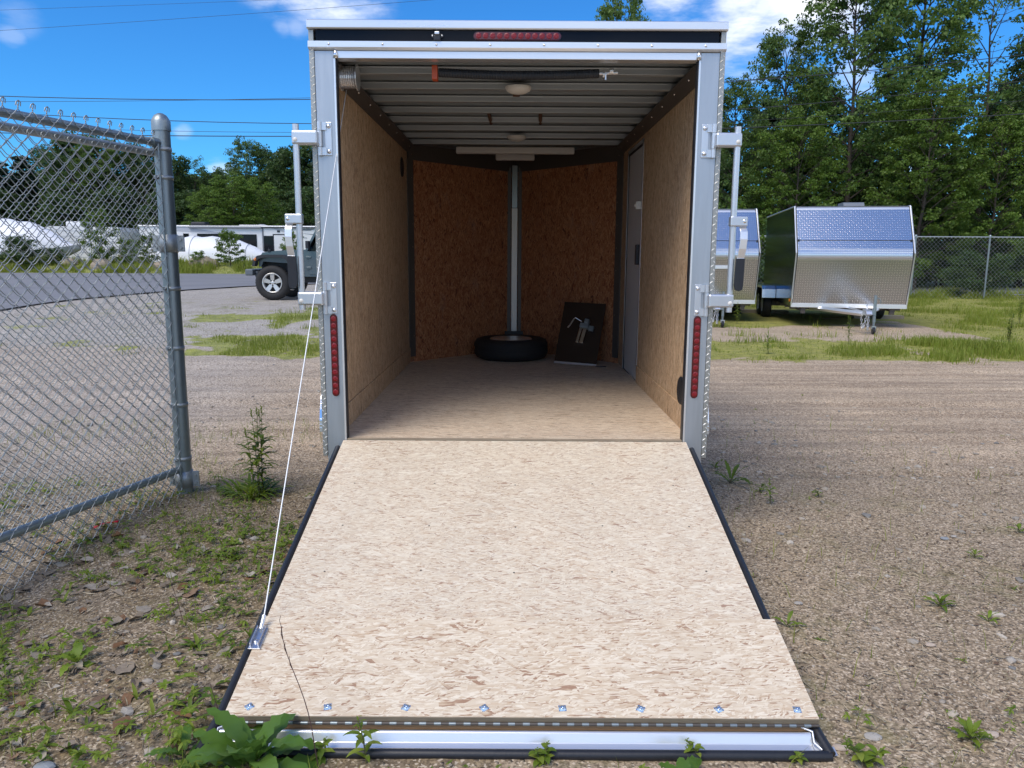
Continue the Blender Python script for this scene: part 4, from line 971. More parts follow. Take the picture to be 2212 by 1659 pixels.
    if bars:
        for z0, z1 in ((1.28, 1.36), (.55, .62)):
            kk = (z0 - lowf[1]) / (knee[1] - lowf[1]); yy = lowf[0] + (knee[0] - lowf[0]) * kk
            mb = MB(); mb.box(-Wd + .1, Wd * .44, yy - .045, yy - .01, z0, z1); mb.build('cross_bar', alu_bright, t, .004)
    mb = MB(); mb.prism([(1.35, 2.68), (1.35, 2.76), (1.42, 2.84), (1.95, 2.84), (2.05, 2.68)], 'x', -.02, .44); vo = mb.build('roof_vent', simple('vent_grey', (.16, .18, .21), .5, 0, .1, 6), t, .04, 3)
    return t
slant_trailer((7.52, 17.15, 0), R(-10.5), 'free standing silver slant front trailer with its black side and fender in view')
slant_trailer((4.62, 18.5, .0), R(-4), 'silver slant front trailer with cross bars, half hidden behind the open trailer', True)
# timber blocks below the wheels
wood_m = simple('weathered_timber', (.30, .25, .18), .85, 0, .25, 12, .002, 60, stretch=(.3, 3, 3))
for (px, py, lx, rz, lab) in ((1650, 676, 1.3, -8, 'grey timber plank under the left wheel of the free standing trailer'), (1895, 688, 1.25, -6, 'pale timber plank lying behind the jack of the free standing trailer')):
    g = G(px, py); mb = MB(); mb.box(-lx / 2, lx / 2, -.12, .12, 0, .09); o = mb.build('timber_plank', wood_m, None, .006); o.location = (g.x, g.y, g.z - .005); o.rotation_euler = (0, 0, R(rz)); tag(o, lab, 'plank', 'timber planks under the trailers')

# ------------------------------------------------------------------ boundary fence at the back right
FB = empty('boundary_fence', (6.0, 30.4, 0), 0, 'long grey chain link fence along the trees behind the slant front trailers', 'fence')
LB = 26.0
mb = MB(); mb.tube([(0, 0, 2.36), (LB, -.9, 2.36)], .024, 8); mb.build('top_rail', galv_dark, FB)
mm = chain_mesh(LB, 2.32, .16, .16, .0048, 3, 4, mid=False); m_ = mm.build('wire_mesh', galv_dark, FB); m_.location = (0, -.04, 0); m_.rotation_euler = (0, 0, math.atan2(-.9, LB))
for k in range(8):
    X = 1.1 + k * 2.79 + (.15 if k == 5 else 0); mb = MB(); mb.tube([(0, 0, 0), (0, 0, 2.40)], .034 if k != 5 else .05, 10); mb.lathe([(.045, 2.39), (.04, 2.43), (.001, 2.45)], (0, 0, 0), 10); o = mb.build('fence_post', alu if k == 5 else galv, FB); o.location = (X, -.9 * X / LB, 0)

# ------------------------------------------------------------------ long motorhome, covered boats, travel trailer at the left
white_gel = simple('white_gelcoat', (.70, .71, .72), .3, 0, .03, 2, coat=.3)
wrap = simple('white_shrink_wrap', (.80, .82, .86), .45, 0, .04, 3, .01, 3)
grey_g = simple('graphic_grey', (.16, .17, .19), .35, 0, .06, 3)
lgrey = simple('light_grey_graphic', (.42, .44, .48), .35, 0, .06, 3)
def RVq(px, py, Y=43.0): return atd(px, py, Y)
x0 = RVq(300, 500).x; x1 = x0 + 13.5; zb = .45; zt = RVq(500, 487).z
RVo = empty('motorhome', (x0, 43.0, zb), 0, 'long white motorhome with dark windows and awning parked across the road', 'motorhome')
Hh = zt - zb; Lr = 13.5
mb = MB(); mb.box(0, Lr, 0, 2.5, .35, Hh - .06); mb.build('body', white_gel, RVo, .08, 3)
mb = MB(); mb.box(-.05, Lr + .05, -.06, 2.56, Hh - .10, Hh); mb.build('roof', white_gel, RVo, .04)
def rvx(px): return RVq(px, 540).x - x0
def rvz(py): return RVq(500, py).z - zb
for (a, bb, c, d) in ((388, 432, 516, 505), (449, 524, 505, 521), (532, 607, 505, 545), (624, 649, 509, 550)):
    pass
wins = [(370, 408, 505, 522), (481 - 0, 543, 505, 522), (552, 612, 506, 538), (626, 646, 508, 543)]
# window positions read off the far side panel of the picture
wins = [(398, 410, 505, 519), (428, 489, 505, 519), (497, 556, 506, 535), (571, 591, 509, 543)]
for (a, bb, c, d) in wins:
    mb = MB(); mb.box(rvx(a), rvx(bb), -.035, .0, rvz(d), rvz(c)); wo = mb.build('window', glass_d, RVo, .05, 3)
mb = MB(); xa, xb = rvx(593), rvx(624); mb.box(xa, xb, -.03, 0, .30, rvz(507)); do = mb.build('door', white_gel, RVo, .05, 3)
mb = MB(); w_ = .05
mb.box(xa - w_, xa, -.04, 0, .30, rvz(507)); mb.box(xb, xb + w_, -.04, 0, .30, rvz(507)); mb.box(xa - w_, xb + w_, -.04, 0, rvz(507), rvz(507) + w_); mb.build('door_trim', rubber, do)
mb = MB(); mb.box(rvx(568), rvx(571), -.03, 0, .35, rvz(488)); mb.build('slideout_trim', grey_g, RVo)
mb = MB(); mb.box(rvx(412), rvx(568), -.16, 0, rvz(493.5), rvz(490)); mb.box(rvx(412), rvx(568), -.06, 0, rvz(488.5), rvz(487)); mb.build('awning_case', grey_g, RVo, .02)
mb = MB(); mb.box(rvx(568), Lr, -.10, 0, rvz(492), rvz(490)); mb.build('awning_roller', rubber, RVo)
mb = MB(); 
mb.add([(rvx(560), -.012, rvz(484)), (rvx(572), -.012, rvz(484)), (rvx(664), -.012, rvz(512)), (rvx(664), -.012, rvz(515))], [(0, 1, 2, 3)]); mb.build('grey_swoosh', lgrey, RVo); mb = MB()
mb.add([(rvx(385), -.012, rvz(490)), (rvx(388), -.012, rvz(488)), (rvx(480), -.012, rvz(503)), (rvx(476), -.012, rvz(504.5)), (rvx(385), -.012, rvz(500))], [(0, 1, 2, 3, 4)]); mb.build('grey_swoosh', lgrey, RVo)
mb = MB(); mb.add([(rvx(640), -.014, rvz(494)), (rvx(680), -.014, rvz(494)), (rvx(672), -.014, rvz(497)), (rvx(650), -.014, rvz(497))], [(0, 1, 2, 3)]); mb.add([(rvx(650), -.014, rvz(503)), (rvx(700), -.014, rvz(506)), (rvx(700), -.014, rvz(508.5))], [(0, 1, 2)]); mb.build('dark_swoosh', grey_g, RVo)
mb = MB(); mb.box(rvx(400), rvx(433), .9, 1.6, Hh, Hh + .22); mb.build('roof_unit', rubber, RVo, .08, 3)
mb = MB(); mb.box(rvx(506), rvx(560), .9, 1.6, Hh, Hh + .07); mb.build('roof_hatch', white_gel, RVo, .03)
mb = MB(); mb.box(rvx(620) - .5, rvx(620) - .35, -.03, 0, rvz(497) - .1, rvz(497)); mb.build('door_lamp', rubber, RVo)
for xw in (3.0, 9.6): wheel(RVo, 0, 0, 0, .42, .28, 1).location = (xw, .15, .05)
for ch_ in [o for o in bpy.data.objects if o.parent == RVo and o.name.startswith('wheel')]: ch_.rotation_euler = (0, 0, R(-90))

def hull(name, p, L, Wd, H, lab, rz=0, skew=0.0, mat=wrap, hgrey=True):
    t = empty(name, p, rz, lab, 'boat', 'boats in white shrink wrap')
    mb = MB(); ns = 26; nr = 14; vs = []
    for i in range(ns + 1):
        u = i / ns; x = (u - .5) * L
        w = Wd * (1 - max(0, (u - .45) / .55) ** 2.2 * .97) * (1 - max(0, (.08 - u) / .08) * .25); ridge = H * (.62 + .38 * math.sin(math.pi * min(1, u * .9 + .12)) ** .8) * (1 - .35 * max(0, (u - .7) / .3) ** 1.4)
        base = .42 * H * (.9 + .35 * max(0, (u - .5) * 2) ** 2)
        for j in range(nr + 1):
            a = math.pi * j / nr; yy = -math.cos(a) * w / 2; zz = base + (ridge - base) * math.sin(a) ** .75 * (1 + .03 * math.sin(u * 40) * math.sin(a))
            vs.append((x, yy, max(zz, base)))
    mb.add(vs, [(i * (nr + 1) + j, (i + 1) * (nr + 1) + j, (i + 1) * (nr + 1) + j + 1, i * (nr + 1) + j + 1) for i in range(ns) for j in range(nr)], True)
    mb.add(vs[:nr + 1], [tuple(range(nr + 1))])
    cvr = mb.build('cover', mat, t)
    for u_ in (.18, .40, .62, .80):
        i_ = int(u_ * ns); sp_ = MB(); sp_.tube([Vector(vs[i_ * (nr + 1) + j]) + Vector((0, 0, .012)) for j in range(nr + 1)], .018, 4, smooth=False); sp_.build('strap', lgrey, cvr)
    mb = MB(); vs = []
    for i in range(ns + 1):
        u = i / ns; x = (u - .5) * L; w = Wd * (1 - max(0, (u - .45) / .55) ** 2.2 * .97) * (1 - max(0, (.08 - u) / .08) * .25); base = .42 * H * (.9 + .35 * max(0, (u - .5) * 2) ** 2); keel = .12 * H + .5 * H * max(0, (u - .6) / .4) ** 2 * .6
        for (fy, fz) in ((-.5, base + .02), (-.42, base * .55 + keel * .45), (0, keel), (.42, base * .55 + keel * .45), (.5, base + .02)): vs.append((x, fy * w * .99, fz))
    mb.add(vs, [(i * 5 + j, i * 5 + j + 1, (i + 1) * 5 + j + 1, (i + 1) * 5 + j) for i in range(ns) for j in range(4)], True); mb.add(vs[:5], [(0, 1, 2, 3, 4)])
    mb.build('hull', lgrey, t)
    mb = MB(); mb.box(-L * .35, L * .3, -.5, -.4, .0, .2 * H); mb.box(-L * .35, L * .3, .4, .5, 0, .2 * H); mb.build('cradle', dark_trim, t)
    return t
pB = atd(470, 548, 41.0); hull('covered_boat', (pB.x - .3, 41.2, .30), 7.2, 2.3, 2.15, 'white shrink wrapped boat in front of the long motorhome', 0)
pB = atd(95, 520, 40.5); hull('covered_boat', (pB.x - 2.2, 41.0, .55), 7.6, 2.6, 2.75, 'large white shrink wrapped boat seen through the chain link at the far left', R(0))
# travel trailer behind it
pa, pb_ = atd(95, 488, 45), atd(262, 545, 45)
TT = empty('travel_trailer', (pa.x, 45, .55), 0, 'white travel trailer with ribbed siding behind the far left covered boat', 'camper')
wd = pb_.x - pa.x; ht = pa.z - .55
mb = MB(); mb.prism([(0, .45), (0, ht - .2), (.25, ht), (wd - .1, ht - .05), (wd, ht - .3), (wd, .45)], 'y', 0, 2.4); mb.build('body', white_gel, TT)
mb = MB()
for k in range(6): mb.box(.1, wd - .1, -.012, 0, .75 + k * .3, .765 + k * .3)
mb.build('siding_lines', lgrey, TT)
mb = MB(); mb.box(2.8, wd - .05, -.02, 0, 1.02, 1.13); mb.build('dark_band', grey_g, TT)
mb = MB(); mb.box(wd * .18, wd * .45, .8, 1.5, ht - .02, ht + .30); mb.build('roof_unit', white_gel, TT, .08, 3)
for xw in (2.6, 3.4): w = wheel(TT, 0, 0, 0, .34, .22, 1); w.location = (xw, .1, .30); w.rotation_euler = (0, 0, R(-90))
mb = MB(); mb.tube([(3.9, -.1, .4), (5.0, -.4, .55)], .04, 5); mb.tube([(4.2, -.1, .9), (5.1, -.3, .35)], .06, 5); mb.build('tongue', dark_trim, TT)

# ------------------------------------------------------------------ rocks
rock_m = simple('granite', (.30, .25, .19), .9, 0, .3, 5, .02, 9)
def rock(px, py, s, lab, Y=None, seed=0, grp='boulders along the verge'):
    g = G(px, py) if Y is None else Vector((atd(px, py, Y).x, Y, float(gz(atd(px, py, Y).x, Y))))
    rnd = np.random.RandomState(seed); vs = []; n, k = 14, 9
    for i in range(k + 1):
        th = math.pi * i / k
        for j in range(n):
            ph = 2 * math.pi * j / n; d = np.array([math.sin(th) * math.cos(ph), math.sin(th) * math.sin(ph), math.cos(th)])
            rr = 1 + .35 * (fbm(d[0] * 1.5 + seed * 7 + 10, d[1] * 1.5 + d[2] * 1.3 + 10, 3, seed) - .5) * 2
            vs.append((d[0] * s[0] * rr, d[1] * s[1] * rr, d[2] * s[2] * rr))
    mb = MB(); mb.add(vs, [(i * n + j, i * n + (j + 1) % n, (i + 1) * n + (j + 1) % n, (i + 1) * n + j) for i in range(k) for j in range(n)], False)
    o = mb.build('boulder', rock_m); o.location = (g.x, g.y, g.z + s[2] * .35 - .10); o.rotation_euler = (0, 0, seed); tag(o, lab, 'boulder', grp)
rock(443, 570, (.80, .5, .42), 'tan boulder in the verge in front of the nearer covered boat', 38.2, 3)
rock(222, 572, (.6, .5, .36), 'dark boulder in the verge seen through the chain link', 38.0, 5)
rock(152, 574, (.5, .4, .30), 'grey boulder below the tongue of the travel trailer', 38.3, 8)
rock(350, 575, (.4, .4, .26), 'pale boulder just left of the fence post top in the verge', 38.2, 11)

# ------------------------------------------------------------------ trees and shrubs
def leaves(rng, C, S, nper, size, up=.55, droop=.0):
    """rhombic leaves scattered round clump centres C (n,3) with radii S (n,3)"""
    n = len(C) * nper; c = np.repeat(C, nper, 0); s = np.repeat(S, nper, 0)
    d = rng.normal(size=(n, 3)); d /= np.linalg.norm(d, axis=1)[:, None]
    rad = rng.uniform(.25, 1, (n, 1)) ** .6
    p = c + d * rad * s
    nrm = rng.normal(size=(n, 3)) * (1 - up); nrm[:, 2] += up + .0; nrm += d * .35; nrm /= np.linalg.norm(nrm, axis=1)[:, None]
    t = np.cross(nrm, rng.normal(size=(n, 3))); t /= np.linalg.norm(t, axis=1)[:, None] + 1e-9
    t[:, 2] -= droop; bb = np.cross(nrm, t)
    L = size * rng.uniform(.6, 1.35, (n, 1)); w = L * rng.uniform(.5, .8, (n, 1))
    V = np.stack([p - t * L * .5, p + bb * w * .5 + nrm * L * .10, p + t * L * .5, p - bb * w * .5 + nrm * L * .10], 1).reshape(-1, 3)
    return V, np.arange(n * 4).reshape(n, 4)
def make_tree(seed, H, cr, base, nl, leaf, nper, mat, tr=.16, lean=.3, kind='round', leafm=None, cs=.55, barkm=None):
    rng = np.random.RandomState(seed); rnd = random.Random(seed); mb = MB()
    n = 9; ax = rnd.uniform(0, 6.28); tp = []
    for i in range(n):
        u = i / (n - 1); tp.append(Vector((math.cos(ax) * lean * u ** 1.5 + rnd.uniform(-.08, .08) * (u > 0), math.sin(ax) * lean * u ** 1.5 + rnd.uniform(-.08, .08) * (u > 0), H * .97 * u)))
    mb.tube(tp, [tr * (1 - .86 * i / (n - 1)) for i in range(n)], 7)
    C = []; S = []
    def trunk(h):
        u = min(.999, h / (H * .97)) * (n - 1); i = int(u); return tp[i].lerp(tp[i + 1], u - i)
    for k in range(nl):
        u = (k + rnd.random()) / nl; h = H * (base + (1 - base) * u * .97); az = k * 2.4 + rnd.uniform(-.6, .6)
        if kind == 'round': prof = math.sin(math.pi * (.22 + .66 * u)) ** .6; el = R(18 + 45 * u + rnd.uniform(-12, 12))
        elif kind == 'pine': prof = (1 - u) ** .75 * .95 + .06; el = R(rnd.uniform(-12, 14))
        else: prof = .75 + .25 * math.sin(math.pi * u); el = R(25 + 40 * u)
        Lb = cr * prof * rnd.uniform(.7, 1.15); p0 = trunk(h); d = Vector((math.cos(az) * math.cos(el), math.sin(az) * math.cos(el), math.sin(el)))
        pts = [p0]
        for j in range(1, 6):
            dd = d + Vector((rnd.uniform(-.15, .15), rnd.uniform(-.15, .15), rnd.uniform(-.08, .12) - (.03 * j if kind == 'pine' else 0))); pts.append(pts[-1] + dd.normalized() * Lb / 5)
        mb.tube(pts, [tr * .32 * (1 - u * .5) * (1 - .85 * j / 5) for j in range(6)], 5)
        for j in range(2, 6):
            for _ in range(2 if j < 5 else 1):
                sa = az + rnd.choice((-1, 1)) * rnd.uniform(.4, 1.1); sl = Lb * rnd.uniform(.15, .38) * (1 if j < 5 else .4)
                e = pts[j] + Vector((math.cos(sa) * sl, math.sin(sa) * sl, rnd.uniform(-.05, .35) * sl))
                mb.tube([pts[j], (pts[j] + e) / 2 + Vector((0, 0, .04)), e], [tr * .09, tr * .06, tr * .03], 4)
                C.append(tuple(e)); q = cs * rnd.uniform(.6, 1.25); S.append((q, q, q * (.36 if kind == 'pine' else .46)))
    C = np.array(C); S = np.array(S)
    V, Fc = leaves(rng, C, S, nper, leaf, .5, .25)
    to = mb.build('trunk', barkm or bark_m); co = npmesh('crown', V, Fc, leafm)
    return to.data, co.data, to, co
TREES = {}
def variant(key, **k):
    a, b_, to, co = make_tree(**k); bpy.data.objects.remove(to); bpy.data.objects.remove(co); TREES[key] = (a, b_, k['H'])
variant('maple1', seed=1, H=14, cr=3.9, base=.12, nl=58, leaf=.165, nper=62, mat=0, leafm=leaf_a, tr=.19)
variant('maple2', seed=2, H=14, cr=3.6, base=.10, nl=56, leaf=.16, nper=62, mat=0, leafm=leaf_a, tr=.17)
variant('maple3', seed=3, H=12, cr=3.9, base=.06, nl=50, leaf=.175, nper=62, mat=0, leafm=leaf_c, tr=.15)
variant('dark1', seed=4, H=12, cr=3.8, base=.06, nl=50, leaf=.19, nper=60, mat=0, leafm=leaf_b, tr=.2, cs=.7)
variant('dark2', seed=5, H=10, cr=3.4, base=.03, nl=44, leaf=.24, nper=48, mat=0, leafm=leaf_b, tr=.18, cs=.75)
variant('sparse', seed=6, H=13, cr=2.9, base=.30, nl=22, leaf=.15, nper=24, mat=0, leafm=leaf_a, tr=.13, cs=.45)
variant('pine', seed=7, H=12, cr=3.0, base=.12, nl=52, leaf=.26, nper=42, mat=0, leafm=leaf_p, tr=.2, kind='pine', cs=.5)
variant('bush', seed=8, H=2.6, cr=1.5, base=.05, nl=22, leaf=.13, nper=36, mat=0, leafm=leaf_b, tr=.05, cs=.36, lean=.1)
variant('bushlight', seed=9, H=2.6, cr=1.4, base=.05, nl=20, leaf=.12, nper=34, mat=0, leafm=leaf_c, tr=.05, cs=.34, lean=.1)
variant('birch', seed=10, H=11, cr=1.9, base=.5, nl=18, leaf=.14, nper=26, mat=0, leafm=leaf_b, tr=.075, cs=.4, lean=1.3, barkm=birch_m)
rt = random.Random(11)
def tree(kind, x, y, h, lab, grp, name='tree', rz=None, wide=1.0, cat='tree'):
    a, b_, H = TREES[kind]; s = h / H
    e = empty(name, (x, y, float(gz(x, y)) - .05), rt.uniform(0, 6.28) if rz is None else rz, lab, cat, grp)
    e.scale = (s * wide, s * wide, s)
    for nm, me in (('trunk', a), ('crown', b_)):
        o = bpy.data.objects.new(nm, me); COL.objects.link(o); o.parent = e
GR = 'trees in the wood behind the back fence'
ORD = 'first second third fourth fifth sixth seventh eighth ninth tenth eleventh twelfth thirteenth fourteenth fifteenth sixteenth seventeenth eighteenth nineteenth twentieth'.split()
# right wood: first row, then darker second row that fills the gaps
for kd, x, y, h, w, lab in (
    ('maple1', 6.0, 44, 14.2, .62, 'tall tree whose tip pokes out above the roof of the open trailer'),
    ('maple2', 11.2, 40, 9.6, .85, 'leafy maple directly beside the right post of the open trailer'),
    ('maple3', 13.8, 38.5, 7.6, 1.0, 'short light green maple above the gap between the two slant front trailers'),
    ('maple1', 14.6, 43, 12.4, .80, 'maple with a stepped crown rising left of the tall maples behind the fence'),
    ('maple2', 17.4, 41, 15.4, .95, 'tallest maple standing behind the roof vent of the free standing trailer'),
    ('maple3', 19.4, 37.5, 8.6, 1.05, 'bright green maple right behind the free standing slant front trailer'),
    ('maple1', 21.2, 42, 17.4, .90, 'very tall dark maple reaching past the top of the picture behind the fence'),
    ('maple3', 23.0, 37.8, 7.6, .95, 'low bright maple leaning over the back fence, right of the free standing trailer'),
    ('sparse', 24.6, 41.5, 15.0, 1.05, 'thin open tree with bare upper branches against the sky at the right'),
    ('dark1', 27.4, 42, 11.6, .85, 'dark leafy tree at the right edge of the wood'),
    ('sparse', 29.6, 40, 14.2, .9, 'sparse tree at the far right edge with bare twigs on top')):
    tree(kd, x, y, h, lab, GR, 'deciduous_tree', wide=w)
for i, (kd, x, y, h, w) in enumerate(sorted((('dark1', 9.5, 50, 9.5, 1), ('dark2', 13, 49, 8.5, 1.1), ('pine', 16.2, 50, 11.5, 1), ('dark1', 19.5, 51, 11, 1.1), ('dark2', 23.2, 49, 10, 1.1), ('pine', 26.5, 50, 10.5, 1), ('dark1', 30.5, 49, 11, 1.1), ('dark2', 34, 47, 10, 1.1),
                                        ('dark2', 11.5, 43.5, 6, 1.1), ('dark2', 16.3, 43.5, 6.4, 1.2), ('dark2', 20.2, 44, 6.2, 1.2), ('dark2', 24.6, 44.5, 6.3, 1.2), ('dark2', 28.6, 44, 6.4, 1.2), ('dark2', 7.5, 46, 6.5, 1.1), ('dark1', 38, 46, 10.5, 1.1)), key=lambda q: q[1] / q[2])):
    tree(kd, x, y, h, ORD[i] + ' from the left among the shaded back row trees of the right hand wood', 'dark back row trees in the wood', 'deciduous_tree' if kd != 'pine' else 'pine_tree', wide=w)
for i, (kd, x, y, h, w) in enumerate((('dark1', -14.5, 60, 9, 1.2), ('dark2', -10.5, 61, 8.5, 1.3), ('maple2', -7, 60, 9.5, 1.1), ('dark1', -3.2, 60, 9, 1.2), ('dark2', .2, 58, 9.5, 1.3), ('maple1', 2.6, 54, 11, .9), ('dark1', 4.6, 51, 9.5, 1.1), ('dark2', 7.6, 52, 9, 1.1))):
    tree(kd, x, y, h, ORD[i] + ' from the left in the treeline directly behind the open trailer', 'treeline behind the open trailer', 'deciduous_tree', wide=w)
tree('birch', 25.6, 38.6, 10.0, 'leaning pale birch trunk left of the boundary fence post at the right', 'pale birches behind the back fence', 'birch_tree', rz=.2)
tree('birch', 26.6, 39.4, 11.0, 'second thin pale birch, nearest to the boundary fence post at the right', 'pale birches behind the back fence', 'birch_tree', rz=.9)
for i, (x, y, h, kd) in enumerate(sorted(((12.6, 36, 2.6, 'bush'), (14.4, 41.6, 3.2, 'bush'), (17.0, 41.8, 3.0, 'bush'), (20.0, 41.8, 3.2, 'bush'), (22.8, 41.8, 3.0, 'bush'), (25.4, 41.8, 3.2, 'bush'), (28.2, 41.6, 3.0, 'bush'), (31, 41.8, 3.2, 'bush'), (18.6, 41.4, 2.4, 'bush'), (24, 41.2, 2.2, 'bush'), (26.8, 41.0, 2.3, 'bush'), (29.8, 41.0, 2.4, 'bush'), (21.4, 41.0, 2.2, 'bush')), key=lambda q: q[0] / q[1])):
    tree(kd, x, y, h, ORD[i] + ' from the left of the dark shrubs lining the lane behind the back fence', 'understorey shrubs below the wood', 'shrub', cat='shrub', wide=1.25)
tree('bush', 18.7, 31.2, 1.45, 'brownish green bush at the boundary fence in front of the lane, left of the post', None, 'shrub', cat='shrub', wide=1.7)
tree('bushlight', 12.3, 31.0, 1.0, 'low green bush at the fence beside the right edge of the free standing trailer', None, 'shrub', cat='shrub', wide=1.3)
tree('bushlight', 15.3, 31.2, .75, 'small green bush by the lane midway along the boundary fence', None, 'shrub', cat='shrub', wide=1.0)
tree('bush', 9.55, 24.8, 2.4, 'dark green bush in the gap between the two slant front trailers', None, 'shrub', cat='shrub', wide=.8)
tree('bushlight', 7.9, 29.6, 3.0, 'bushy green growth behind the half hidden slant front trailer', None, 'shrub', cat='shrub', wide=.9)
# left wood beyond the motorhome
GL = 'trees beyond the parked motorhome and boats'
lt = []
def lx(px, Y): return atd(px, 500, Y).x
for kd, px, Y, ty, w, lab in (
    ('pine', 8, 56, 352, 1.1, 'pine at the far left edge seen through the chain link'),
    ('pine', 62, 58, 340, 1.1, 'pine with a pointed top second from the left edge'),
    ('dark1', 118, 60, 352, 1.0, 'dark round tree beyond the travel trailer roof unit'),
    ('dark2', 170, 58, 330, 1.0, 'broad dark tree beyond the right end of the travel trailer'),
    ('maple1', 218, 57, 330, 1.1, 'green tree rising above the wires behind the chain link'),
    ('dark2', 268, 60, 350, 1.0, 'dark tree crown left of the fence post behind the mesh'),
    ('dark1', 318, 58, 345, 1.0, 'dark tree directly left of the capped fence post'),
    ('dark2', 372, 62, 372, .9, 'dark tree directly right of the capped fence post'),
    ('sparse', 425, 62, 366, 1.0, 'thin tree with feathery top between the post and the tall round tree'),
    ('dark1', 470, 64, 392, .9, 'low dark tree left of the tall round tree'),
    ('maple1', 535, 62, 334, .95, 'tall round topped tree above the motorhome roof'),
    ('dark1', 588, 62, 352, .9, 'dark tree leaning against the tall round topped tree'),
    ('dark2', 640, 60, 356, 1.0, 'dark tree just left of the open trailer'),
    ('pine', 700, 58, 320, .9, 'pine whose branch tips show at the left post of the open trailer')):
    x = lx(px, Y); top = atd(px, ty, Y).z; tree(kd, x, Y, top - float(gz(x, Y)) + .3, lab, GL, 'pine_tree' if kd == 'pine' else 'deciduous_tree', wide=w)
for i, (px, Y, ty) in enumerate(sorted(((30, 66, 400), (90, 66, 395), (150, 66, 390), (210, 66, 400), (270, 66, 400), (330, 66, 400), (390, 66, 400), (450, 66, 405), (510, 66, 400), (570, 66, 400), (630, 66, 400), (690, 66, 400), (-40, 60, 360), (-100, 62, 350), (0, 54, 430), (130, 53, 440), (250, 54, 430), (350, 54, 440), (410, 54, 435), (660, 54, 430)))):
    x = lx(px, Y); tree('dark2', x, Y, atd(px, ty, Y).z - .5, ORD[i] + ' from the left of the low dark trees beyond the motorhome and boats', 'low dark trees beyond the motorhome and boats', 'deciduous_tree', wide=1.35)
for px, Y, ty, lab in ((455, 49, 425, 'yellow green young tree right above the motorhome roof'), (505, 49, 400, 'broad yellow green tree centred above the motorhome'), (556, 50, 412, 'small yellow green tree at the right above the motorhome')):
    x = lx(px, Y); tree('maple3', x, Y, atd(px, ty, Y).z - .5, lab, 'yellow green trees close behind the motorhome', 'deciduous_tree', wide=1.25)
for kd, px, Y, ty, w, lab in (
    ('bushlight', 494, 38.3, 513, 1.0, 'leafy green shrub standing in front of the motorhome windows'), ('bush', 40, 37.8, 527, 1.6, 'dark bush in the verge at the far left behind the chain link'),
    ('bushlight', 212, 38.6, 478, .75, 'young upright green tree in the verge behind the chain link'), ('bushlight', 268, 38.8, 528, 1.1, 'green bush in the verge behind the mesh left of the post'),
    ('bushlight', 315, 38.4, 520, 1.0, 'green bush in the verge next to the capped fence post'), ('bushlight', 426, 38.0, 551, 1.3, 'low weeds growing round the tan boulder in the verge'),
    ('bushlight', 630, 39.5, 515, .8, 'small shrub showing above the hood of the off road vehicle'), ('bush', 115, 38.3, 545, 1.2, 'low dark bush in the verge below the travel trailer')):
    x = lx(px, Y); h = atd(px, ty, Y).z - float(gz(x, Y)); tree(kd, x, Y, h + .1, lab, 'shrubs along the verge across the road', 'shrub', wide=w, cat='shrub')

# ------------------------------------------------------------------ overhead wires
wire_m = simple('overhead_wire', (.03, .035, .04), .6, 0, .1, 3)
def owire(pts, Y, r, lab):
    P = [atd(px, py, Y) for px, py in pts]
    xs_ = [p.x for p in P]; zs_ = [p.z for p in P]; co = np.polyfit(xs_, zs_, min(2, len(xs_) - 1))
    if len(co) == 3 and co[0] < 0: co = np.array([0.0002, *np.polyfit(xs_, np.array(zs_) - .0002 * np.array(xs_) ** 2, 1)])
    X = np.linspace(-34, 36, 41); mb = MB(); mb.tube([(x, Y, float(np.polyval(co, x))) for x in X], r, 5); o = mb.build('overhead_wire', wire_m); tag(o, lab, 'wire', 'overhead wires crossing the yard')
owire([(0, 207), (668, 216.5), (1565, 176), (2212, 119)], 30, .015, 'uppermost thick wire, crossing above the fence post and behind the trailer')
owire([(110, 248), (668, 270), (1565, 236), (2212, 176)], 30.4, .014, 'wire passing behind the cap of the fence post, second thick one from the top')
owire([(0, 286), (638, 297), (1565, 275), (2212, 247)], 30, .017, 'lowest and thickest wire of the bundle over the yard')
owire([(0, 219), (668, 213), (1565, 173.5), (2212, 132)], 31, .008, 'thin wire running close to the uppermost thick one')
owire([(330, 281), (641, 288), (1565, 262), (2212, 218)], 31, .008, 'thin wire just above the lowest thick wire')
owire([(0, 66), (560, 28), (930, 0)], 24, .005, 'thin wire rising across the clouds at the top left')
owire([(0, 22), (520, 2), (700, -4)], 24, .004, 'faintest thin wire near the top left corner')

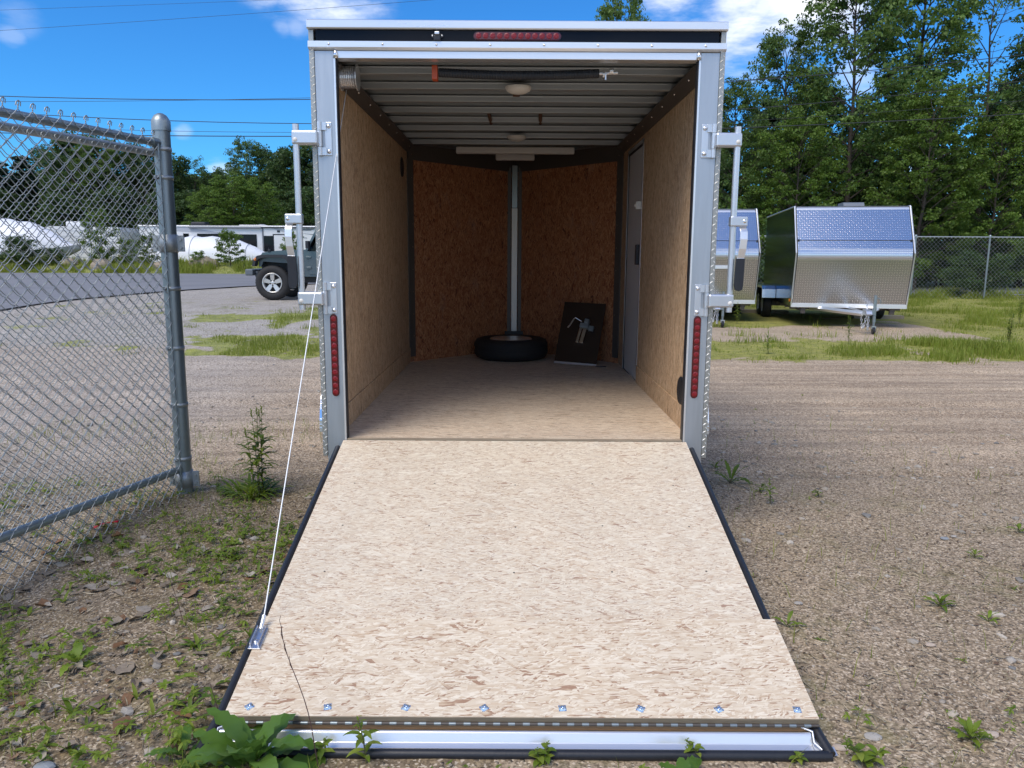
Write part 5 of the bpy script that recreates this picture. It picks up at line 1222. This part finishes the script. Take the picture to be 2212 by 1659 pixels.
# ------------------------------------------------------------------ grass, litter, stones and small weeds (too many to count)
rg = np.random.RandomState(42)
def blades(n, fx, hmin, hmax, w, name, mat, lab, lean=.5):
    P = fx(n); n = len(P); x, y = P[:, 0], P[:, 1]; z = gz(x, y) + micro(x, y) - .005
    h = rg.uniform(hmin, hmax, n) * P[:, 2]; a = rg.uniform(0, 6.28, n); l = rg.uniform(.1, lean, n) * h
    a2 = a + rg.normal(0, .6, n) + 1.57; ww = w * rg.uniform(.6, 1.4, n)
    dx, dy = np.cos(a) * l, np.sin(a) * l; bx, by = np.cos(a2) * ww / 2, np.sin(a2) * ww / 2
    b0 = np.stack([x - bx, y - by, z], 1); b1 = np.stack([x + bx, y + by, z], 1)
    m0 = np.stack([x - bx * .7 + dx * .35, y - by * .7 + dy * .35, z + h * .6], 1); m1 = np.stack([x + bx * .7 + dx * .35, y + by * .7 + dy * .35, z + h * .6], 1)
    t0 = np.stack([x + dx - bx * .1, y + dy - by * .1, z + h * .95], 1); t1 = np.stack([x + dx + bx * .1, y + dy + by * .1, z + h * .95], 1)
    V = np.stack([b0, b1, m1, m0, t1, t0], 1).reshape(-1, 3); k = np.arange(n) * 6
    Fc = np.concatenate([np.stack([k, k + 1, k + 2, k + 3], 1), np.stack([k + 3, k + 2, k + 4, k + 5], 1)])
    return tag(npmesh(name, V, Fc, mat), lab, kind='stuff')
def on_green(x0, x1, y0, y1, clump=True):
    def f(n):
        x = rg.uniform(x0, x1, n * 3); y = y0 + (y1 - y0) * rg.uniform(0, 1, n * 3) ** 1.35
        g = zone_green(x, y); c = fbm(x * 1.3, y * 1.3, 3, 77)
        keep = (rg.uniform(0, 1, n * 3) < g * (.25 + 1.2 * ssn((c - .42) / .2)) * .8) & ~((x > 4) & (x < 10.5) & (y > 17.6) & (y < 24))
        x, y, c = x[keep][:n], y[keep][:n], c[keep][:n]
        return np.stack([x, y, .35 + 1.3 * ssn((c - .45) / .25)], 1)
    return f
blades(100000, on_green(-1, 24, 11.2, 31), .03, .14, .012, 'grass', grass_m, 'patchy yellow green grass round the slant front trailers')
blades(14000, on_green(-8, -1, 10.5, 18), .02, .085, .009, 'grass', grass_m, 'low yellow green grass patch behind the cable left of the trailer')
blades(26000, on_green(-34, -4, 36.2, 41), .08, .32, .03, 'verge_grass', grass_m, 'rough grass on the verge across the road')
blades(16000, on_green(8, 34, 30, 34), .06, .3, .025, 'verge_grass', grass_m, 'rough grass below the boundary fence')

def clumps(n):
    out = []
    for cx_, cy_, rr_c, hh_, k in ((8.05, 13.1, .55, 2.6, .30), (7.6, 13.9, .4, 2.2, .14), (6.1, 12.6, .4, 1.6, .08), (12.2, 14.0, 1.0, 3.2, .26), (12.9, 16.5, 1.2, 3.6, .16), (-2.55, 12.3, .5, 1.5, .06)):
        m_ = int(n * k); out.append(np.stack([rg.normal(cx_, rr_c * .5, m_), rg.normal(cy_, rr_c * .4, m_), np.full(m_, hh_) * rg.uniform(.5, 1, m_)], 1))
    return np.concatenate(out)
blades(9000, clumps, .04, .12, .010, 'tall_grass', grass_m, 'taller bright grass tufts in the yard before the slant front trailers')
def inramp(x, y): return (np.abs(x - .02) < 1.05) & (y > 2.12) & (y < 4.3)
def under(x, y): return inramp(x, y) | ((np.abs(x) < 1.1) & (y > 4) & (y < 9))
# dry litter: flat straw and chips
def near_area(n, x0, x1, y0, y1, dens):
    x = rg.uniform(x0, x1, n); y = y0 + (y1 - y0) * rg.uniform(0, 1, n) ** 1.2
    k = (rg.uniform(0, 1, n) < dens(x, y)) & ~under(x, y); return x[k], y[k]
def flat_bits(n, dens, L0, L1, wr, name, mat, lab, area=(-4.5, 5.5, 1.7, 7.5), lift=.006, curl=.25):
    x, y = near_area(n, *area, dens); n = len(x); z = gz(x, y) + micro(x, y)
    a = rg.uniform(0, 6.28, n); L = rg.uniform(L0, L1, n) * rg.uniform(.5, 1, n); w = L * wr * rg.uniform(.5, 1.5, n)
    dx, dy = np.cos(a) * L / 2, np.sin(a) * L / 2; bx, by = -np.sin(a) * w / 2, np.cos(a) * w / 2
    t1 = rg.uniform(-curl, curl, n) * L + lift; t2 = rg.uniform(-curl, curl, n) * L * .6 + lift; r1 = rg.uniform(-.3, .3, n) * w
    V = np.stack([np.stack([x - dx - bx * .3, y - dy - by * .3, z + t1 - r1], 1), np.stack([x - bx, y - by, z + lift * 1.5 - r1], 1), np.stack([x + dx, y + dy, z + t2], 1), np.stack([x + bx, y + by, z + lift * 1.5 + r1], 1)], 1).reshape(-1, 3)
    V[:, 2] = np.maximum(V[:, 2], gz(V[:, 0], V[:, 1]) + micro(V[:, 0], V[:, 1]) + .0008)
    return tag(npmesh(name, V, np.arange(n * 4).reshape(n, 4), mat), lab, kind='stuff')
def scatmat(name, stops, rough=.85):
    m, n, p, o = newmat(name); g = n.n('ShaderNodeNewGeometry').outputs['Random Per Island']
    c = n.ramp(g, [(i / (len(stops) - 1), c) for i, c in enumerate(stops)]); ns = n.noise(n.n('ShaderNodeNewGeometry').outputs['Position'], 90, 2).outputs[0]
    n.put(p.inputs['Base Color'], n.mix(1.0, c, n.mix(ns, (.7, .7, .7), (1.3, 1.3, 1.3)), 'MULTIPLY')); p.inputs['Roughness'].default_value = rough; p.inputs['Specular IOR Level'].default_value = .25
    return m
straw_m = scatmat('dry_straw', [(.12, .09, .06), (.38, .31, .21), (.24, .19, .13), (.52, .44, .31), (.14, .11, .075)])
chip_m = scatmat('bark_chips', [(.07, .045, .03), (.14, .09, .06), (.20, .14, .09), (.10, .07, .05)])
leafd_m = scatmat('fallen_leaves', [(.30, .255, .20), (.18, .14, .10), (.40, .36, .30), (.12, .09, .065), (.21, .11, .055), (.30, .25, .19), (.15, .12, .09)])
stone_m = scatmat('small_stones', [(.24, .22, .19), (.42, .37, .30), (.30, .26, .21), (.50, .45, .38), (.18, .18, .175), (.36, .31, .25), (.27, .235, .19)])
dl = lambda x, y: np.where(x < 0, 1.0, .8) * (1 - ssn((y - 4.2) / 2.6)) * (.35 + .9 * fbm(x * 2, y * 2, 3, 31))
flat_bits(90000, dl, .015, .085, .085, 'dry_straw', straw_m, 'dry grass stems and straw strewn over the near dirt')
flat_bits(42000, dl, .005, .026, .5, 'bark_chips', chip_m, 'dark bark chips and crumbs on the near dirt')
dlf = lambda x, y: (x < 0) * (1 - ssn((y - 3.6) / 1.5)) * ssn((fbm(x * 1.6, y * 1.6, 3, 51) - .36) / .22)
x, y = near_area(1700, -4, 0, 1.7, 5.2, dlf); nl_ = len(x); zl = gz(x, y) + micro(x, y) + .008
al = rg.uniform(0, 6.28, nl_); sl_ = rg.uniform(.014, .042, nl_); kk = 9
th = al[:, None] + np.arange(kk)[None] * (6.283 / kk); rad = sl_[:, None] * rg.uniform(.55, 1.25, (nl_, kk)); asp = rg.uniform(.5, .9, nl_)[:, None]
lx0, ly0 = np.cos(th - al[:, None]) * rad, np.sin(th - al[:, None]) * rad * asp
cz = rg.uniform(-.4, .9, nl_)[:, None] * np.abs(ly0) + rg.uniform(-.25, .45, nl_)[:, None] * lx0 + rg.uniform(-.1, .1, (nl_, kk)) * sl_[:, None]
vx = x[:, None] + lx0 * np.cos(al)[:, None] - ly0 * np.sin(al)[:, None]; vy = y[:, None] + lx0 * np.sin(al)[:, None] + ly0 * np.cos(al)[:, None]; vz = np.maximum(zl[:, None] + cz, gz(vx, vy) + micro(vx, vy) + .002)
V = np.concatenate([np.stack([vx, vy, vz], -1), np.stack([x, y, zl], -1)[:, None]], 1).reshape(-1, 3)
k_ = (np.arange(nl_) * (kk + 1))[:, None]; Fc = np.stack([k_ + np.arange(kk)[None], k_ + (np.arange(kk)[None] + 1) % kk, np.broadcast_to(k_ + kk, (nl_, kk))], -1).reshape(-1, 3)
tag(npmesh('fallen_leaves', V, Fc, leafd_m), 'curled brown and grey dead leaves on the dirt at the left', kind='stuff')
def stones(n, dens, s0, s1, name, lab, area):
    x, y = near_area(n, *area, dens); n = len(x); z = gz(x, y) + micro(x, y)
    ico = np.array([(0, 0, 1), (.89, 0, .45), (.28, .85, .45), (-.72, .53, .45), (-.72, -.53, .45), (.28, -.85, .45), (.72, .53, -.45), (-.28, .85, -.45), (-.89, 0, -.45), (-.28, -.85, -.45), (.72, -.53, -.45), (0, 0, -1)])
    fc = np.array([(0, 1, 2), (0, 2, 3), (0, 3, 4), (0, 4, 5), (0, 5, 1), (1, 6, 2), (2, 7, 3), (3, 8, 4), (4, 9, 5), (5, 10, 1), (6, 7, 2), (7, 8, 3), (8, 9, 4), (9, 10, 5), (10, 6, 1), (11, 7, 6), (11, 8, 7), (11, 9, 8), (11, 10, 9), (11, 6, 10)])
    s = s0 * (s1 / s0) ** (rg.uniform(0, 1, n) ** 2.6); a = rg.uniform(0, 6.28, n)
    sc_ = np.stack([s * rg.uniform(.7, 1.4, n), s * rg.uniform(.6, 1.1, n), s * rg.uniform(.35, .7, n)], 1)
    V = ico[None] * (1 + rg.uniform(-.22, .22, (n, 12, 1))) * sc_[:, None]
    ca, sa = np.cos(a)[:, None], np.sin(a)[:, None]
    V = np.stack([V[..., 0] * ca - V[..., 1] * sa + x[:, None], V[..., 0] * sa + V[..., 1] * ca + y[:, None], V[..., 2] + (z + s * .12)[:, None]], -1)
    Fc = (fc[None] + (np.arange(n) * 12)[:, None, None]).reshape(-1, 3)
    return tag(npmesh(name, V.reshape(-1, 3), Fc, stone_m), lab, kind='stuff')
stones(15000, lambda x, y: (1 - ssn((y - 5) / 4)) * (.25 + 1.0 * ssn((fbm(x * 1.4, y * 1.4, 3, 61) - .45) / .2)) * np.where(x > 0, 1, .55), .004, .030, 'gravel_stones', 'small grey and tan stones bedded in the near dirt', (-4.5, 6.5, 1.7, 9))
stones(5000, lambda x, y: .8 + 0 * x, .006, .022, 'gravel_stones', 'loose grey gravel on the yard at the left', (-10, -1.5, 6, 16))

def leaf_on(mb, base, az, el, L, w, droop=.9, n=5, fold=.25, wav=0.0, pk=1.0):
    """one leaf: a folded, tapering, drooping blade"""
    p = Vector(base); vs = []; pt = []
    for i in range(n + 1):
        u = i / n; e = el - droop * u ** 1.3
        if i: p = p + Vector((math.cos(az) * math.cos(e), math.sin(az) * math.cos(e), math.sin(e))) * L / n
        ww = w * (math.sin(math.pi * min(1, (u ** pk * .92 + .06)) ** .85)) ** .8 * .5 * (1 + wav * .18 * math.sin(i * 1.3 + L * 99)) if i < n else 0.001
        side = Vector((-math.sin(az), math.cos(az), 0)); upv = Vector((-math.cos(az) * math.sin(e), -math.sin(az) * math.sin(e), math.cos(e)))
        wv = wav * math.sin(i * 2.6)
        vs += [p - side * ww + upv * ww * (fold + wv), p, p + side * ww + upv * ww * (fold - wv)]
    fs = []
    for i in range(n): a = 3 * i; fs += [(a, a + 1, a + 4, a + 3), (a + 1, a + 2, a + 5, a + 4)]
    mb.add(vs, fs, True)
# ground-cover weeds at the left and along the ramp end: one mass
wd_ = MB(); rw = random.Random(9)
def rosette(mb, p, s, n, up=(.3, 1.3), wr=.24, five=False):
    for k in range(n):
        az = k * 6.283 / n + rw.uniform(-.4, .4); el = rw.uniform(*up)
        if five:
            st = Vector((math.cos(az) * math.cos(el), math.sin(az) * math.cos(el), math.sin(el))) * s * rw.uniform(.5, 1.0); q = Vector(p) + st
            for j in range(5): leaf_on(mb, q, az + (j - 2) * .75, rw.uniform(-.2, .5), s * .42 * rw.uniform(.6, 1.2), s * .15, rw.uniform(.2, .9), 3)
        else: leaf_on(mb, p, az, el, s * rw.uniform(.6, 1.1), s * wr * rw.uniform(.6, 1), rw.uniform(.5, 1.4), 4)
cnt = 0
while cnt < 1900:
    x, y = rw.uniform(-4.2, 0), 1.75 + 3.4 * rw.random() ** 1.25
    if x > 0: continue
    dn = float(fbm(x * 1.5 + 5, y * 1.5, 3, 91)); nearr = math.exp(-((x + 1.15) / .28) ** 2) * .35
    if float(under(np.array(x), np.array(y))) or rw.random() > ssn((dn - .40) / .22) + nearr: continue
    if y > 4.3 and rw.random() < .6: continue
    z = float(gz(x, y) + micro(x, y)); cnt += 1; s = rw.uniform(.022, .085) * (1.15 if y < 2.6 else 1)
    rosette(wd_, (x, y, z), s, rw.choice((3, 4, 5)), five=rw.random() < .62)
for k in range(150):
    x = rw.uniform(-1.1, 1.3); y = rw.uniform(1.86, 2.13); z = float(gz(x, y) + micro(x, y)); rosette(wd_, (x, y, z), rw.uniform(.02, .055), rw.choice((3, 4)), five=rw.random() < .5)
for k in range(70):
    x = rw.uniform(1.05, 3.6); y = rw.uniform(1.8, 2.5); 
    if rw.random() > math.exp(-(x - 1.15) / .8) : continue
    z = float(gz(x, y) + micro(x, y)); rosette(wd_, (x, y, z), rw.uniform(.02, .06), 4, five=rw.random() < .6)
for k in range(60):
    x = rw.uniform(1.1, 5.5); y = rw.uniform(2.3, 9); z = float(gz(x, y) + micro(x, y)); rosette(wd_, (x, y, z), rw.uniform(.015, .04), 4)
o = wd_.build('ground_weeds', weed_m); tag(o, 'small green cinquefoil and weeds creeping over the near dirt', kind='stuff')
# thin living grass in the near dirt
def nearg(n):
    x = rg.uniform(-4.3, 3.5, n * 2); y = 1.7 + 5.5 * rg.uniform(0, 1, n * 2) ** 1.5
    k = (rg.uniform(0, 1, n * 2) < np.where(x < 0, ssn((fbm(x * 1.5 + 5, y * 1.5, 3, 91) - .42) / .2), .10)) & ~under(x, y)
    x, y = x[k][:n], y[k][:n]; return np.stack([x, y, np.ones_like(x)], 1)
blades(9000, nearg, .02, .12, .0032, 'grass', grass_m, 'thin green grass blades among the near weeds', .9)

# ------------------------------------------------------------------ single weeds one can point at
def weed_root(p, name, lab, cat='weed', grp=None): return empty(name, tuple(p), 0, lab, cat, grp)
def stalk(mb, ml_, h, lean, nleaf, L, w, az0=0, tip=True):
    dx, dy = lean; pts = [Vector((dx * (u / 8) ** 1.5, dy * (u / 8) ** 1.5, h * u / 8)) for u in range(9)]
    mb.tube(pts, [.0035 * (1 - .75 * u / 8) for u in range(9)], 5)
    for k in range(nleaf):
        u = .12 + .86 * k / nleaf; i = min(7, int(u * 8)); p = pts[i].lerp(pts[i + 1], u * 8 - i); sc_ = (.55 + .6 * math.sin(math.pi * u)) * (1 if u < .75 else .6)
        leaf_on(ml_, p, az0 + k * 2.4, rw.uniform(.35, .9), L * sc_, w * sc_, 1.0, 4)
    if tip:
        for k in range(7): leaf_on(ml_, pts[-1] - Vector((0, 0, .008 * k)), k * 2.2, 1.1, L * .28, w * .4, .5, 3)
def goldenrod(p, stems, h, L, w, lab, grp=None, name='tall_weed', spread=.05):
    r0 = weed_root(p, name, lab, 'weed', grp); mb, ml_ = MB(), MB()
    for k in range(stems):
        a = rw.uniform(0, 6.28); q = Vector((math.cos(a), math.sin(a), 0)) * rw.uniform(0, spread); hh = h * rw.uniform(.75, 1.02)
        m1, m2_ = MB(), MB(); stalk(m1, m2_, hh, (rw.uniform(-.06, .06), rw.uniform(-.04, .04)), int(10 + hh * 26), L, w, rw.uniform(0, 6))
        for src, dst in ((m1, mb), (m2_, ml_)): dst.add([Vector(v) + q for v in src.v], src.f, True)
    mb.build('stems', stem_m, r0); ml_.build('leaves', weed_m, r0); return r0
g0 = G(555, 1072)
rr_ = goldenrod(g0, 5, .58, .115, .021, 'tall leafy weed with three upright stems beside the fence post foot', spread=.045)
ml_ = MB(); 
for k in range(95): a = rw.uniform(0, 6.28); leaf_on(ml_, (math.cos(a) * rw.uniform(0, .14) - .03, math.sin(a) * .07, 0), a, rw.uniform(.6, 1.4), rw.uniform(.08, .20), .020, 1.2, 5)
ml_.build('basal_leaves', weed_m, rr_)
mb, ml_ = MB(), MB()
def broad(p, n, L, w, lab, grp=None, up=(.5, 1.25), mat=weed_dark):
    r0 = weed_root(p, 'broadleaf_weed', lab, 'weed', grp); ml_ = MB(); st = MB()
    for k in range(n):
        az = k * 2.4 + rw.uniform(-.3, .3); u = k / n; el = up[0] + (up[1] - up[0]) * u; l = L * rw.uniform(.75, 1.1) * (1 - .25 * u)
        s0 = l * .16; q = Vector((math.cos(az) * math.cos(el), math.sin(az) * math.cos(el), math.sin(el))) * s0
        st.tube([(0, 0, .002 + .02 * u), q + Vector((0, 0, .02 * u))], .0028, 5)
        leaf_on(ml_, q + Vector((0, 0, .02 * u)), az, el, l, w * rw.uniform(.8, 1.1), (1.35 - .6 * u) * rw.uniform(.6, 1.25), 11, .22, .30, 1.35)
    st.build('stems', stem_m, r0); ml_.build('leaves', mat, r0)
    return r0
broad(G(545, 1668), 19, .25, .068, 'large broad leaved weed growing up at the left corner of the ramp end', up=(.25, 1.35))
broad(G(400, 1640) , 8, .12, .032, 'broad leaved weed at the bottom edge left of the large one', up=(.2, .9))
broad(atd(1480, 1690, 1.86) * Vector((1, 1, 0)) if False else G(1480, 1700), 7, .10, .045, 'broad green leaves poking up at the bottom edge in front of the ramp', up=(.5, 1.3))
for px, py, n, L, w, lab in ((165, 1440, 8, .10, .035, 'dark green leafy weed in the dirt at the far left below the fence'), (1578, 1045, 7, .20, .032, 'upright weed with long leaves beside the right foot of the trailer'),
                              (1545, 1012, 6, .08, .02, 'short tuft of weed right at the foot of the right trailer post'), (2030, 1312, 10, .085, .018, 'spreading green weed alone in the right gravel'),
                              (2135, 1345, 6, .065, .015, 'small upright weed to the right of the spreading one'), (2105, 1205, 7, .06, .013, 'pair of small weed tufts in the right gravel above the spreading weed'),
                              (1700, 1355, 4, .09, .018, 'thin weed close to the right edge of the ramp'), (2095, 1600, 12, .075, .022, 'leafy weed patch in the stones at the lower right'), (2200, 1150, 5, .06, .02, 'small weed at the right edge of the picture in the gravel'),
                              (600, 1560, 0, 0, 0, '')):
    if n: broad(G(px, py), n, L, w, lab, 'small weeds in the dirt round the ramp', up=(.5, 1.3), mat=weed_m)
for px, py, st_, h, L, w, lab in ((1665, 1090, 1, .20, .05, .016, 'bright young stalk in the right gravel near the ramp'), (1640, 1065, 1, .08, .05, .014, 'low leafy sprout just left of the bright young stalk'), (1770, 1075, 1, .06, .04, .012, 'tiny sprout in the gravel right of the bright young stalk'),
                                   (800, 1650, 1, .15, .06, .018, 'slim young plant in front of the metal lip of the ramp'), (1165, 1652, 2, .06, .035, .020, 'small three leaved plant in front of the middle of the ramp lip'), (1520, 1646, 1, .06, .035, .016, 'small leafy sprout in front of the ramp lip, right of the middle'),
                                   (1870, 1655, 2, .09, .045, .022, 'leafy plant beside the right corner of the ramp end'), (1720, 1650, 1, .05, .03, .014, 'small sprout in front of the right part of the ramp lip'), (690, 1652, 1, .07, .04, .02, 'little sprout in front of the left part of the ramp lip')):
    goldenrod(G(px, py), st_, h, L, w, lab, 'young plants round the ramp', 'young_plant', .02)
for px, py, h, lab in ((1735, 690, .42, 'feathery weed stalk in front of the left wheel of the free standing trailer'), (1752, 700, .26, 'low feathery weed next to the taller one before the free standing trailer'), (1770, 700, .30, 'feathery weed stalk left of the centre under the free standing trailer'), (1832, 700, .50, 'pale feathery weed stalk standing before the tongue of the free standing trailer'), (1835, 745, .55, 'bright feathery weed stalk out in the grass before the jack'),
                       (1592, 700, .55, 'tall feathery weed under the half hidden slant front trailer'), (1660, 765, .40, 'lone weed stalk in the sandy grass before the slant front trailers'), (2178, 740, .60, 'tall weed clump at the right edge of the grass'), (2200, 700, .8, 'tallest weed clump at the right edge of the grass')):
    goldenrod(G(px, py), 2 if h < .6 else 5, h, .10, .022, lab, 'feathery weeds in the grass by the slant front trailers', 'tall_weed', .05)
# dry forked stalk bent across the ramp
gd = G(690, 1668); r0 = weed_root(gd, 'dry_stalk', 'thin dark dry stalk leaning up in front of the ramp boards', 'weed')
top = atd(618, 1352, gd.y + .06) - gd; mb = MB()
pts = [Vector((0, 0, 0)) + top * (k / 10) + Vector((.022 * math.sin(k * .55), 0, 0)) * (k / 10) for k in range(11)]
mb.tube(pts, [.0020 - .00010 * k for k in range(11)], 5); mb.build('stem', dry_stem, r0)
mb = MB()
for k in range(7): i = 7 + k % 4; e = pts[i] + Vector((rw.uniform(-.010, .004), 0, rw.uniform(.03, .05))); mb.tube([pts[i], (pts[i] + e) / 2 + Vector((-.004, 0, 0)), e], .0008, 4)
mb.build('twigs', dry_stem, r0)
for px, py, dx, h, lab in ((478, 1568, -.03, .16, 'thin dark twig standing in the weeds left of the ramp'), (397, 1350, -.05, .22, 'dark wiry stalk rising among dead leaves below the fence')):
    g = G(px, py); r0 = weed_root(g, 'dry_stalk', lab, 'weed'); mb = MB(); mb.tube([(0, 0, 0), (dx * .4, 0, h * .5), (dx, 0, h)], [.0016, .0013, .0008], 5); mb.build('stem', dry_stem, r0)
# red litter and larger stones
g = G(233, 1145); mb = MB(); n = 12
vs = [];
for i in range(n + 1):
    a = i / n; x = -.07 + .14 * a; zc = .022 + .018 * math.sin(a * 3.1) ; vs += [(x, -.018 - .01 * math.sin(a * 3.14), zc), (x, .018, zc + .012 * math.cos(a * 5))]
mb.add(vs, [(2 * i, 2 * i + 1, 2 * i + 3, 2 * i + 2) for i in range(n)], True)
o = mb.build('litter_wrapper', simple('red_plastic', (.62, .01, .02), .3, 0, .05, 10)); o.location = g + Vector((0, 0, .01)); o.rotation_euler = (0, -.25, .2); tag(o, 'crumpled red plastic wrapper lying among weeds behind the chain link', 'litter')
md = o.modifiers.new('s', 'SOLIDIFY'); md.thickness = .002
for i, (px, py, s, lab) in enumerate(((1885, 1595, .026, 'pale flat stone beside the right corner of the ramp end'), (1815, 1618, .022, 'grey stone touching the right end of the ramp seal'), (2040, 1165, .022, 'whitish flat stone in the right gravel'), (2060, 1160, .016, 'small pinkish stone next to the whitish one in the right gravel'),
                                     (2010, 1395, .018, 'grey flat stone in the stony patch at the right'), (95, 1660, .028, 'grey stone at the bottom left corner'), (1725, 1305, .018, 'bluish flat stone in the gravel beside the ramp'), (2140, 1590, .024, 'tan stone in the stones at the lower right corner'), (640, 1000 + 0, 0, ''))):
    if s:
        g = G(px, py); rnd_ = np.random.RandomState(i + 30); vs = []; nn, kk = 9, 6
        for a_ in range(kk + 1):
            th = math.pi * a_ / kk
            for j in range(nn):
                ph = 2 * math.pi * j / nn; f_ = 1 + .3 * (vnoise(math.cos(ph) * 1.3 + i * 5, math.sin(ph) * 1.3 + math.cos(th), i) - .5); vs.append((s * 1.2 * math.sin(th) * math.cos(ph) * f_, s * .8 * math.sin(th) * math.sin(ph) * f_, s * .4 * math.cos(th) * f_))
        mb = MB(); mb.add(vs, [(a_ * nn + j, a_ * nn + (j + 1) % nn, (a_ + 1) * nn + (j + 1) % nn, (a_ + 1) * nn + j) for a_ in range(kk) for j in range(nn)])
        o = mb.build('stone', simple('stone_%d' % (i % 3), ((.36, .34, .31), (.45, .37, .30), (.24, .26, .28))[i % 3], .85, 0, .2, 30)); o.location = g + Vector((0, 0, s * .25)); tag(o, lab, 'stone', 'single stones in the dirt')
